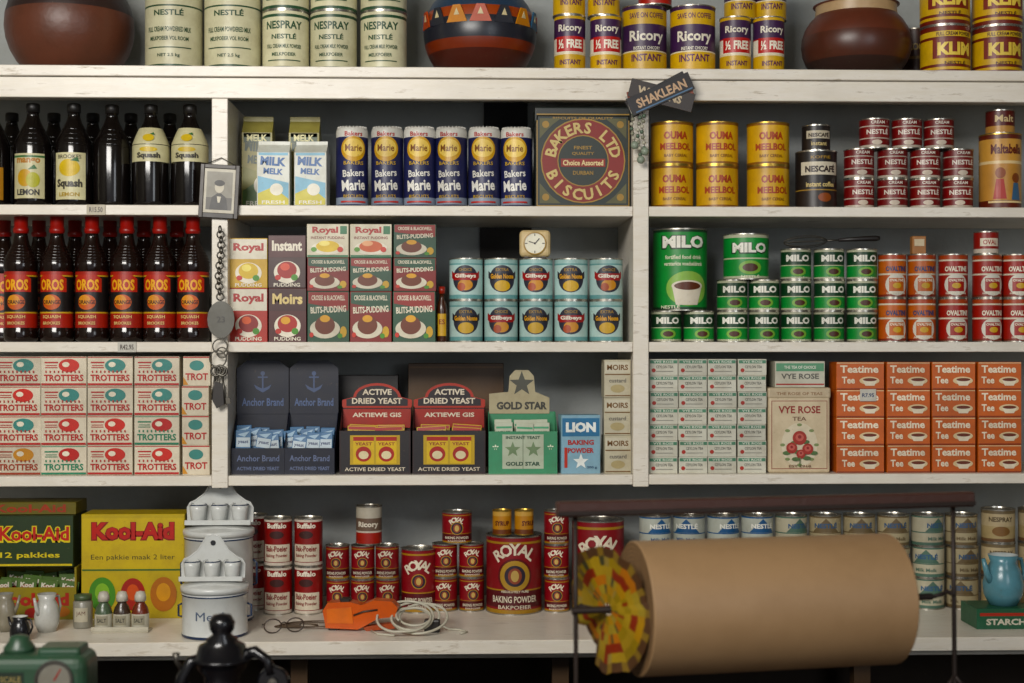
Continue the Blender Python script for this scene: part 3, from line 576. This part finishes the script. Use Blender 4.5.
# ---------------------------------------------------------------- ROW 4 (ledge)
me=carton('drink_powder_box',101,103,40,'#c4aa28',[('r',0,74,99,50,'#d0b430'),('t','Kool-Aid',0,86,82,19,'#8e2222',.09),('t','Kool-Aid',0,86.5,80,17,'#c0302a',.04),('t','Een pakkie maak 2 liter',0,60,82,6.5,'#3d3a1c',.0),('r',0,48,99,1.5,'#3f6a34'),('e',-30,24,26,34,'#4f8a34'),('e',-30,26,14,18,'#8ab84a'),('e',0,24,24,32,'#a82e26'),('e',0,26,12,16,'#d8603c'),('e',30,24,26,34,'#b9702c'),('e',30,26,14,18,'#e0a040')]); one('drink_powder_box',me,133,SC,.05)
me=carton('drink_powder_box',84,50,50,'#24361a',[('t','Kool-Aid',4,32,70,17,'#d4c03a',.09),('t','Kool-Aid',4,32.5,68,14,'#b8302a',.03),('t','12 pakkies',0,11,58,7,'#d4c03a',.02),('r',0,2,82,2,'#c9b43a')])
one('drink_powder_box',me,30,SC+52*K,.04)
mb=MB(); tray(mb,84,32,46,'#8e7f24',44); sachets(mb,78,38,46,4,3,'#4a6626',lambda a,b:[('e',0,b*.7,a*.7,b*.35,'#98302a'),('t','Kool',0,b*.85,a*.7,5,'#dcd6c4',.05),('e',0,b*.45,a*.5,b*.25,'#c9a43c')],var=2)
mb.box(-42,42,20,23,0,51.4,'#8e7f24',.1); mb.box(-42,-40,-22,22,0,51.4,'#8e7f24',.1); mb.box(40,42,-22,22,0,51.4,'#8e7f24',.1)
mb.decs('flat',-23,[('t','Kool-Aid',0,20,70,13,'#a82e26',.05),('e',-30,8,16,10,'#4f8a34'),('e',0,7,16,10,'#a82e26'),('e',28,8,16,10,'#b9702c')])
one('drink_sachet_display_box',mb.mesh('drink_sachet_display_box',K,23,1),33,SC,.04)
one('drink_powder_box',carton('b',90,12,40,'#6a601e',[('t','Kool-Aid',0,6,70,8,'#a8402c',.03)]),30,SC+102.5*K,.06)

def buf(w,h):
    return can('baking_powder_tin',w,h,[(.06,'#c9beb0'),(.3,'#821d1d'),(.95,'#821d1d'),(1,'#c9beb0')],[('t','Buffalo',0,h*.85,w*.7,h*.11,'#e4dccb',.04),('r',0,h*.28,w*1.0,h*.36,'#cfc4b0'),('e',0,h*.66,w*.5,h*.16,'#3a1a18'),('t','Bak-Poeier',0,h*.37,w*.78,h*.12,'#7c1d1c',.03),('t','Baking Powder',0,h*.22,w*.78,h*.09,'#7c1d1c',.02)])
bt=buf(29,48); g=stack('baking_powder_tins',bt,48,[278,308.5],SC,[0,1],.08); stack('',bt,48,[254],SC,[0,1],.15,g=g)
RR='#861820'
def royal(w,h):
    big=[]
    if w>50: big=[('e',0,h*.5,w*.62,w*.62,'#5f1418'),('e',0,h*.5,w*.54,w*.54,'#b08d45'),('t','ABSOLUTELY PURE',0,h*.3,w*.5,h*.03,'#e2d8c2')]
    return can('red_baking_powder_tin',w,h,[(.05,'#a8823c'),(.08,RR),(.3,'#56131a'),(.32,'#a8823c'),(.92,RR),(.95,'#a8823c'),(1,RR)],
     [('a','ROYAL',0,h*.48,h*.3 if h<50 else w*.5,128,52,h*.15,'#e6dcc6')]+big+[('e',0,h*.5,w*.42,w*.42*1.0,'#b08d45'),('e',0,h*.5,w*.37,w*.37,'#2a1f2e'),('e',0,h*.5,w*.24,w*.28,'#8e4a38'),('e',0,h*.5,w*.14,w*.2,'#c6a868'),('t','BAKING POWDER',0,h*.2,w*.84,h*.085,'#e2d8c2',.02),('t','BAKPOEIER',0,h*.1,w*.6,h*.05,'#e2d8c2',.01)])
r27=royal(24.3,34); g=stack('red_baking_powder_tins',r27,34,[338,362.8,387.6],SC,[0,1],.09,8)
stack('',royal(36,64),64,[418.5],SC,[0],.09,g=g)
r27=royal(26,34)
stack('',r27,34,[445,471.8],SC,[0,1],.11,g=g,j=8); g.put(royal(31,32),457,SC+2*34*K+.001,.11)
g.put(royal(57,78),514,SC,.06); 
st=can('syrup_tin',20,25,[(.2,'#6b3a1c'),(.8,'#b8823a'),(1,'#c9a05a')],[('t','SYRUP',0,12,15,5,'#5a1f17',.04)],BRASS)
g.put(st,502,SC+78*K+.0004,.09); g.put(st,524,SC+78*K+.0004,.09,rad(30))
stack('',r27,34,[556.5],SC,[0,1,2],.09,g=g)
g.put(royal(54,92),598,SC,.08)
g.put(can('chicory_tin',27,39,[(.3,'#a8332c'),(.35,'#c9beb0'),(.7,'#6e5a4c'),(1,'#b9b2a2')],[('t','Ricory',0,20,22,7,'#e4dccb',.04)]),369,SC+2*34*K+.001,.1)
def pale(a,b):
    return can('infant_milk_tin',33,32,[(.1,b),(.42,a),(.46,b),(.95,a),(1,b)],[('p',[(-14,15),(14,15),(0,29)],b),('t','NESTLÉ',0,22,24,6,'#3c5a7c' if b!='#2c5580' else '#e4e4dc',.04),('t','Milk Melk',0,8,22,3.6,b,.02)])
pa=[pale('#aeb2a8','#2c5580'),pale('#aa9e80','#6a5a40'),pale('#b4ae98','#4f6a5c')]
g=Grp('milk_tins')
for l in range(3):
    for i in range(10):
        g.put(pa[[0,0,0,0,2,1,1,1,2,1][i]],656+i*34-(l==2)*1,SC+l*(32*K+.0003),.1,jr(25))
g2=Grp('powdered_milk_tins')
pm=can('powdered_milk_tin',34,34,[(.1,'#6a5038'),(.5,'#a8966f'),(.9,'#b4a484'),(1,'#6a5c44')],[('t','NESPRAY',0,24,25,5,'#4a3c24',.03),('e',0,12,18,10,'#7a5a36')])
for l in range(3):
    for x in (998,1035): g2.put(pm,x,SC+l*(34*K+.0003),.08+l*.002,jr(12))

EN=M('#cdcfcc',.18,0,.35,14.,.0,0,80,.3); BL=M('#22304a',.22,0,.3,14.,.0)
def canister(w,h,txt,k):
    mb=MB(); r=w/2
    mb.lathe([(0,0),(r-1,0),(r-.4,1),(r-.4,3),(r-1,4),(r-1,h-4),(r-.3,h-3.5),(r-.3,h-2),(r-2,h-1),(r-2,h+.2),(r+.6,h+.2),(r+.6,h+5),(r-1,h+6),(r*.6,h+8),(0,h+9)],
      [EN,BL,BL,EN,EN,EN,BL,EN,EN,BL,EN,EN,EN,EN],56,True)
    if txt: mb.decs('cyl',r-.9,[('t',txt,0,h*.52,w*.42,h*.2,'#5a6880',.0)])
    for s_ in (-1,1): mb.tube([(s_*(r-1),0,h*.7),(s_*(r+3),0,h*.66),(s_*(r+3),0,h*.42),(s_*(r-1),0,h*.4)],1.1,BL,8)
    return mb.mesh('enamel_canister',k,r)
kb=(D-.02)/F
one('enamel_canister',canister(70,86,'',kb),219,SC,-.05)
kf=(D-.15)/F
oc=one('enamel_canister',canister(66,44,'Meel',kf),215,SC,-.225)
def egg_rack(k):
    mb=MB(); hw=33
    pts=[(-hw,0),(hw,0),(hw,16),(hw-3,21),(hw-8,23),(16,30),(11,38),(7,44),(0,47),(-7,44),(-11,38),(-16,30),(-hw+8,23),(-hw+3,21),(-hw,16)]
    mb.prism(pts,7,8.4,EN); mb.tube([(p[0],7.7,p[1]) for p in pts],1.0,EN,8,True)
    mb.T=Matrix.Translation((0,6.9,38))@Matrix.Rotation(rad(90),4,'X'); mb.lathe([(0,0),(2.8,0),(2.8,.5)],M('#22242a'),20); mb.T=Matrix()
    mb.box(-hw,hw,-8,8,0,1.8,EN,.6); mb.box(-hw,hw,-9,-7.8,0,5,EN,.4)
    for x in (-21,0,21):
        mb.lathe([(0,2),(6,2),(7.2,5),(8.3,14),(8.8,20),(8.2,20),(7.6,14),(6.6,6),(0,5)],EN,32,True,x=x)
        mb.lathe([(8.9,19.3),(9.1,20),(8.4,20.4)],BL,32,True,x=x)
        mb.tube([(x-5,-7,22.5),(x-7,-9,20)],.6,EN,6)
    return mb.mesh('enamel_utensil_rack',k,9)
one('enamel_utensil_rack',egg_rack(kb),219,SC+95.6*kb,.02)
one('enamel_utensil_rack',egg_rack(kf*.95),212,SC+53.6*kf,-.165)
kk=(D-.1)/F; mb=MB()
mb.box(-28,28,-10,10,0,2,'#b9b4a4',.8); mb.box(-28,28,-10,-9,2,6,'#b9b4a4',.3)
for i,x in enumerate((-18,0,18)):
    c=['#4a5a44','#3a2c22','#6a3428'][i]
    mb.lathe([(0,2),(8,2),(8.6,5),(8.6,18),(7,24),(4.4,28),(4.4,30),(5.6,30),(5.6,35),(4,39),(0,40)],[M('#b6b2a2',.22)]*3+[M(c,.22)]*3+[M(c,.22)]+['#b9b4a8']*3,28,True,x=x)
    mb.T=Matrix.Translation((x,0,0)); mb.decs('cyl',8.7,[('r',0,12,12,9,'#8f8a78'),('t','SALT',0,12,9,4,'#33302a')]); mb.T=Matrix()
one('cruet_set',mb.mesh('cruet_set',kk,10),122,SC,-.13)
mb=MB(); mb.lathe([(0,0),(9,0),(9.5,2),(9.5,26),(8,28),(8.6,28),(8.6,33),(0,34)],[M('#8f8c80',.25)]*4+['#4a5a3c']*3,28,True); mb.decs('cyl',9.5,[('r',0,14,14,14,'#bfb8a4'),('t','JAM',0,15,9,5,'#5a2a22',.0)]); one('glass_jar',mb.mesh('glass_jar',kk,9.5),83,SC,-.08)
def jug(c,w,h,k,nm,dk):
    mb=MB(); r=w/2
    mb.lathe([(0,0),(r*.7,0),(r*.95,h*.2),(r,h*.42),(r*.85,h*.7),(r*.62,h*.85),(r*.75,h),(r*.68,h),(r*.55,h*.85),(r*.7,h*.6),(0,h*.15)],[M(c,.2)]*6+[M(dk)]*4,36,True)
    mb.tube([(r*.7,0,h*.9),(r*1.25,0,h*.88),(r*1.45,0,h*.6),(r*1.2,0,h*.35),(r*.9,0,h*.3)],w*.05,M(c,.2),8)
    mb.tube([(-r*.75,0,h*.45),(-r*1.1,0,h*.65),(-r*1.35,0,h*.95)],[w*.11,w*.08,w*.05],M(c,.2),10)
    return mb.mesh(nm,k,r)
kt=(D-.17)/F
one('creamer_jug',jug('#8c8676',22,38,kt,'creamer_jug','#8a8a84'),5,SC,-.12,rad(180))
one('enamel_teapot',jug('#1d1d1f',20,24,kt,'enamel_teapot','#c6c6c0'),20,SC,-.232,rad(-20))
one('creamer_jug',jug('#c2c2bc',25,38,kt,'creamer_jug','#9a9a94'),47,SC,-.13,rad(60))
me=carton('green_box',56,19.5,44,'#265a3e',[('r',0,14,50,3,'#b53a2c'),('t','STARCH',0,7,38,6,'#d9d3bf',.04)]); one('starch_box',me,1006,SC,-.15)
one('enamel_jug',jug('#6493a0',38,48,K,'enamel_jug','#c6cfcf'),1003,SC+19.6*K,-.14,rad(25))
mb=MB()
for x in (-13,13): mb.tube([(x+10*math.cos(t*math.pi/8),0,9+8*math.sin(t*math.pi/8)) for t in range(16)],.8,M('#3a2c22',.3),8,True)
mb.tube([(-4,0,11),(0,-1,13),(4,0,11)],.8,M('#3a2c22',.3),8)
for s_ in (-1,1): mb.tube([(s_*23,0,11),(s_*23,14,9),(s_*22,26,3)],.7,M('#3a2c22',.3),6)
one('spectacles',mb.mesh('spectacles',kk*.85,0),284,SC-.0002,-.14,rad(15))
mb=MB()
for i in range(4): mb.tube([(-24+i*10+(6+3*i)*math.cos(t*math.pi/10)*2.2,(6+3*i)*math.sin(t*math.pi/10),.8+i*.8) for t in range(20)],.7,M('#5a4a3a',.5),6,True)
one('coil_of_wire',mb.mesh('coil_of_wire',kk,0),312,SC,-.07)
mb=MB(); OR=M('#cc581c',.3,0,.4)
mb.prism([(-32,3),(-35,20),(-30,28),(-8,29),(4,26),(16,31),(34,30),(40,24),(37,15),(20,13),(8,6),(0,2)],-8,8,OR)
mb.prism([(-30,8),(-31,22),(-6,24),(-4,8)],-9,-8,'#d9733a'); mb.prism([(4,4),(34,8),(37,3),(8,0)],-5,5,M('#a8471a',.4))
mb.tube([(-4,-8.4,16),(6,-8.6,20),(20,-8.6,22)],1,'#3a2a22',6)
mb.box(-30,-20,-4,4,0,4,'#2a2522',.5); mb.box(-18,-8,-6,6,28,32,'#2a2522',1)
me=mb.mesh('pricing_gun',kk,8)
one('pricing_gun',me,359,SC+.0002,-.13,rad(-6))
mb=MB(); CW=M('#c4c0b0',.42); pts=[]
for i in range(170):
    t=i/169*2*math.pi*4.6; r=16+5*math.sin(t*.37)+3*math.sin(t*.9)
    y_=r*1.2*math.sin(t)
    pts.append((r*1.35*math.cos(t)+7*math.sin(t*.21),y_,1.5+max(0,(y_+24)*.42)+2.0*abs(math.sin(t*.7))+i/169*4))
mb.tube(pts,1.25,CW,8)
mb.tube([(20,4,8),(32,8,1.3),(44,4,1.3),(50,-6,1.3),(44,-14,1.3)],1.1,CW,8); mb.box(8,24,-5,5,0,13,'#1d1b1a',2,2); mb.tube([(-44,2,1.3),(-36,-14,1.3),(-20,-22,1.5)],1.1,CW,8)
one('coiled_cord',mb.mesh('coiled_cord',kk,0),416,SC,-.14)

# ---------------------------------------------------------------- hanging things
mb=MB()
mb.box(-19,19,-1,1,-26,26,'#2e2a28',.6); mb.box(-19,-15,-2.6,-1,-26,26,'#3c3530',.5); mb.box(15,19,-2.6,-1,-26,26,'#3c3530',.5); mb.box(-15,15,-2.6,-1,22,26,'#3c3530',.5); mb.box(-15,15,-2.6,-1,-26,-21,'#33302d',.5)
mb.decs('flat',-1,[('r',0,0.5,30,43,'#c2bcaa'),('r',0,0.5,25,37,'#8a867a'),('r',0,-12,25,12,'#55514a'),('p',[(-9,-18),(9,-18),(7,-6),(2,-2),(-2,-2),(-7,-6)],'#2b2927'),('e',0,4,9,11,'#cfc8b6'),('e',0,8,10,6,'#2b2927'),('p',[(-2,-5),(2,-5),(1,-11),(-1,-11)],'#d4cebc')])
mb.tube([(-14,0,26),(0,1,33),(14,0,26)],.5,STEEL_D,6)
o=one('framed_picture',mb.mesh('framed_picture',K,0),219.5,zt(193),-.012); o.rotation_euler=(0,rad(3),0)
mb=MB()
def ring(cx,cz,R,r=.7,m=STEEL_D,ry=0):
    mb.tube([(cx+R*math.cos(t*math.pi/10)*math.cos(ry),R*math.cos(t*math.pi/10)*math.sin(ry),cz+R*math.sin(t*math.pi/10)) for t in range(20)],r,m,6,True)
for i in range(14): ring(math.sin(i*.5)*1.2,-3-i*5,3.4,.8,STEEL_D,rad(20 if i%2 else 80))
mb.prism([(1+13*math.cos(rad(a))*1,-90+18*math.sin(rad(a))) for a in range(0,360,18)],-1,1,M('#55544f',.4,.5)); mb.decs('flat',-1,[('t','23',1,-90,8,6,'#3b3936')])
ring(0,-116,7); ring(-2,-128,8); ring(2,-122,5)
def key(cx,cz,rot,l,m):
    mb.T=Matrix.Translation((cx,0,cz))@Matrix.Rotation(rot,4,'Y')
    ring(0,0,4.5,1.2,m); mb.tube([(0,0,-4),(0,0,-l)],1.1,m,8); mb.box(0,5,-.7,.7,-l,-l+6,m,.2); mb.T=Matrix()
key(-4,-140,rad(8),28,STEEL_D); key(2,-140,rad(-6),32,STEEL_D); key(0,-139,rad(18),25,STEEL_D)
mb.prism([(-5,-150),(3,-152),(4,-172),(-3,-176),(-7,-168)],-2,2,'#26211e')
one('hanging_key_bunch',mb.mesh('hanging_key_bunch',K,0),220,zt(228),-.026)
mb=MB()
for i,(a,c) in enumerate(((-28,'#2a2625'),(-20,'#b5b2a8'),(-12,'#8a4a38'),(14,'#3a3330'))):
    mb.T=Matrix.Translation((i*1.0,-i*1.2,0))@Matrix.Rotation(rad(a),4,'Y'); mb.box(-30,34,-.4,.4,-9,9,c,.2); mb.decs('flat',-.4,[('t','CLEAN' if i<3 else 'WILSONS',0,0,44,8,'#c9b79a' if i!=1 else '#3a3330',.04)])
mb.T=Matrix()
mb.T=Matrix.Translation((5,-5,0))@Matrix.Rotation(rad(-24),4,'Y'); mb.box(-34,32,-.4,.4,-8,10,'#231f20',.2); mb.decs('flat',-.4,[('t','SHAKLEAN',0,1,52,9,'#c9a98a',.03),('r',0,-6,60,1.2,'#5a7a9a')]); mb.T=Matrix()
for s_,ln in ((-22,46),(-16,60),(-12,52)):
    mb.tube([(s_,-2,-6),(s_-2,-2,-ln*.5),(s_+1,-2,-ln)],.3,STEEL_D,6)
    for i in range(9): mb.sphere((s_-1+math.sin(i)*1.2,-2,-10-i*ln/10),2.0,['#8a8a78','#b9b5a4','#5a6b5a'][i%3],seg=12,rings=8)
    mb.sphere((s_+1,-2,-ln-3),4,'#8f9a8a',seg=16,rings=10)
one('hanging_cards_with_beads',mb.mesh('hanging_cards_with_beads',K,0),656,zt(97),-.035)

# ---------------------------------------------------------------- FOREGROUND
YF=-1.0; kq=(D+YF)/F
ZC2=Z0-.675
fc=bpy.data.objects.new('shop_counter',None); COL.objects.link(fc)
WD=M('#3a2a1f',.45,0,.5,8.,0.,.2,30.)
simple_box('counter_top',-1.6,1.7,-1.5,-.80,ZC2-.035,ZC2,WD,fc,.003)
simple_box('counter_front',-1.58,1.68,-1.45,-.85,0.0,ZC2-.036,M('#2b211a',.6),fc)
c=P(771,603,YF); stand=bpy.data.objects.new('paper_roll_dispenser',None); COL.objects.link(stand); stand.location=c; stand.rotation_euler=(0,0,rad(10))
KR=M('#92775a',.5,0,.45,6.,0.,.25,7.,.12); IR=M('#2a211d',.5,.4,.5,20.,0.)
def child(mb,name,k=kq):
    o=bpy.data.objects.new(name,mb.mesh(name,k)); COL.objects.link(o); o.parent=stand; return o
base=(c.z-ZC2)/kq
mb=MB(); mb.T=Matrix.Rotation(rad(90),4,'Y')
R=66
mb.lathe([(4,-143),(R-1,-143),(R,-142),(R,127),(R-1,128),(4,128)],[M('#7a5f42',.7),KR,KR,KR,M('#7a5f42',.7)],96)
for r in range(10,64,4): mb.lathe([(r,-143.3),(r+.8,-143.3)],M('#54402c',.8),72)
child(mb,'kraft_paper_roll')
mb=MB(); mb.T=Matrix.Rotation(rad(90),4,'Y'); mb.lathe([(0,-206),(3.6,-206),(3.6,176),(0,176)],IR,20); child(mb,'spindle')
mb=MB(); mb.box(-222,222,-6,6,92,107,M('#3c241e',.45,0,.5,30.,0.,.3,60.),1.5); mb.box(-222,222,-7.5,-6,94,98,IR,.3)
child(mb,'cutter_bar')
mb=MB()
for x in (-202,202):
    mb.tube([(x,4,92),(x,2,0),(x,0,-base+10),(x,0,-base+2)],2.4,IR,10)
    mb.tube([(x,0,0),(x*.97,6,4),(x*.94,2,2),(x*.88,0,0)],2.2,IR,8)
    mb.tube([(x,-46,-base+3),(x,-20,-base+10),(x,0,-base+14),(x,20,-base+10),(x,46,-base+3)],2.8,IR,10)
    mb.box(x-5,x+5,-52,-40,-base+.2,-base+3,IR,.6); mb.box(x-5,x+5,40,52,-base+.2,-base+3,IR,.6)
    mb.tube([(x-20,0,-base+4),(x-8,0,-base+20),(x,0,-base+30)],2.2,IR,8); mb.tube([(x+20,0,-base+4),(x+8,0,-base+20),(x,0,-base+30)],2.2,IR,8)
mb.tube([(-202,20,-base+9),(202,20,-base+9)],2,IR,8)
child(mb,'stand_frame')
mb=MB(); rnd=random.Random(3)
mb.T=Matrix.Translation((-170,0,0))@Matrix.Rotation(rad(-66),4,'Z')@Matrix.Rotation(rad(4),4,'X')
cols=['#8e7630','#9c8238','#86702c','#a07a34','#94803a','#a8682c']
cols2=['#5c4a28','#7c3424','#3c3a24','#8e7a44']
n=48; ro=[]
for i in range(n):
    a=2*math.pi*i/n; ro.append(62+rnd.uniform(-2,2)-(16 if 3.6<a<4.3 else 0)-(8 if .2<a<.6 else 0))
for j in range(6):
    a0,a1=j/6,(j+1)/6
    for i in range(n):
        q=(i+1)%n; t0,t1=2*math.pi*i/n,2*math.pi*(i+1)/n
        def pt(t,f,rr): 
            r=6+(rr-6)*f; return (r*math.cos(t),1.5*math.sin(5*t)*f+5*f*f*math.sin(t*2+1),r*math.sin(t))
        if j==5: c_='#4c3422' if i%3 else '#7a6230'
        elif j in(3,): c_='#7c3022' if (i//5)%2 else '#9a8038'
        else: c_=cols[(i//4+j)%6] if rnd.random()>.15 else cols2[rnd.randrange(4)]
        mb.add([pt(t0,a0,ro[i]),pt(t1,a0,ro[q]),pt(t1,a1,ro[q]),pt(t0,a1,ro[i])],[(0,1,2,3)],c_,True)
child(mb,'printed_end_wrapper')

mb=MB(); BK=M('#0c0c10',.16,0,.3,14.,0.,0,80,0)
mb.lathe([(0,0),(34,0),(36,4),(34,12),(26,20),(18,30),(18,42),(25,50),(27,56),(30,57),(30,60),(26,61),(23,72),(15,76),(16,78),(9,83),(12,88),(13,95),(9,102),(0,104)],BK,48,True)
mb.tube([(14,0,60),(34,-4,66),(46,-6,58),(50,-6,44)],[7,6,5,6],BK,12)
mb.T=Matrix.Translation((52,-6,36))@Matrix.Rotation(rad(90),4,'X')
mb.lathe([(0,-4),(14,-4),(16,-2),(16,2),(14,4),(0,4)],BK,32); mb.lathe([(0,4),(5,4),(5,8),(0,9)],STEEL_D,20); mb.T=Matrix()
mb.tube([(-14,0,60),(-30,-4,56),(-38,-6,42),(-40,-6,24)],[7,6,6,8],BK,12)
mb.tube([(-40,-6,50),(-44,-8,58),(-44,-8,66)],[2,2,4],STEEL_D,10)
mb.lathe([(0,0),(14,0),(15,8),(9,20),(10,30),(6,34),(0,35)],BK,32,True,x=-34,y=-8)
one('cast_iron_coffee_grinder',mb.mesh('cast_iron_coffee_grinder',kq,36),222,ZC2,YF-.065+.02)
mb=MB(); GS=M('#2c4836',.3,0,.5,14.,0.)
mb.box(-48,48,-28,28,3,70,GS,12,4); mb.box(-40,40,-22,22,0,4,'#1d1d1b',.5)
mb.lathe([(0,69),(15,69),(15,74),(10,80),(9,84),(4,86),(0,86)],GS,32,True,x=-24); mb.box(-2,40,-18,18,66,76,GS,4,3)
mb.T=Matrix.Translation((18,-28,48))@Matrix.Rotation(rad(90),4,'X'); mb.lathe([(0,.5),(16,.5),(16,0),(18.5,0),(18.5,2.4),(16,2.6)],['#77746a',STEEL_D,STEEL_D,STEEL_D,STEEL_D],36); mb.T=Matrix()
mb.decs('flat',-28.6,[('p',[(17,47),(19,47),(25,58),(24,58.6)],'#8e241f')]); mb.decs('flat',-28,[('r',-24,48,26,14,'#1d2a20'),('t','SCALE',-24,48,20,6,'#8a7c50',.02)])
one('kitchen_scale',mb.mesh('kitchen_scale',kq,28),44,ZC2,YF-.05)

# ---------------------------------------------------------------- camera & light
cam=bpy.data.cameras.new('camera'); cam.lens=F*36/1024; cam.sensor_width=36; cam.clip_start=.05
co=bpy.data.objects.new('camera',cam); COL.objects.link(co); co.location=(CX,CY,Z0); co.rotation_euler=(rad(90),0,-A); scn.camera=co
cam.dof.use_dof=True; cam.dof.focus_distance=D+.03; cam.dof.aperture_fstop=2.8
def area(name,loc,tgt,sx,sy,e,col):
    l=bpy.data.lights.new(name,'AREA'); l.shape='RECTANGLE'; l.size=sx; l.size_y=sy; l.energy=e; l.color=col
    o=bpy.data.objects.new(name,l); COL.objects.link(o); o.location=loc; o.rotation_euler=(Vector(tgt)-Vector(loc)).to_track_quat('-Z','Y').to_euler()
area('shop_window_light',(-1.3,-3.5,2.8),(0.1,0,1.4),1.8,.8,122,(1,.965,.91))
area('front_right_area_light',(1.9,-4.6,2.2),(0.2,0,1.2),1.0,1.6,24,(.9,.95,1))  # weaker cool area lamp, out of view at front right; no doorway modelled
w=bpy.data.worlds.new('world'); scn.world=w; w.use_nodes=True; w.node_tree.nodes['Background'].inputs[0].default_value=(.88,.92,1,1); w.node_tree.nodes['Background'].inputs[1].default_value=.42
scn.view_settings.view_transform='Standard'
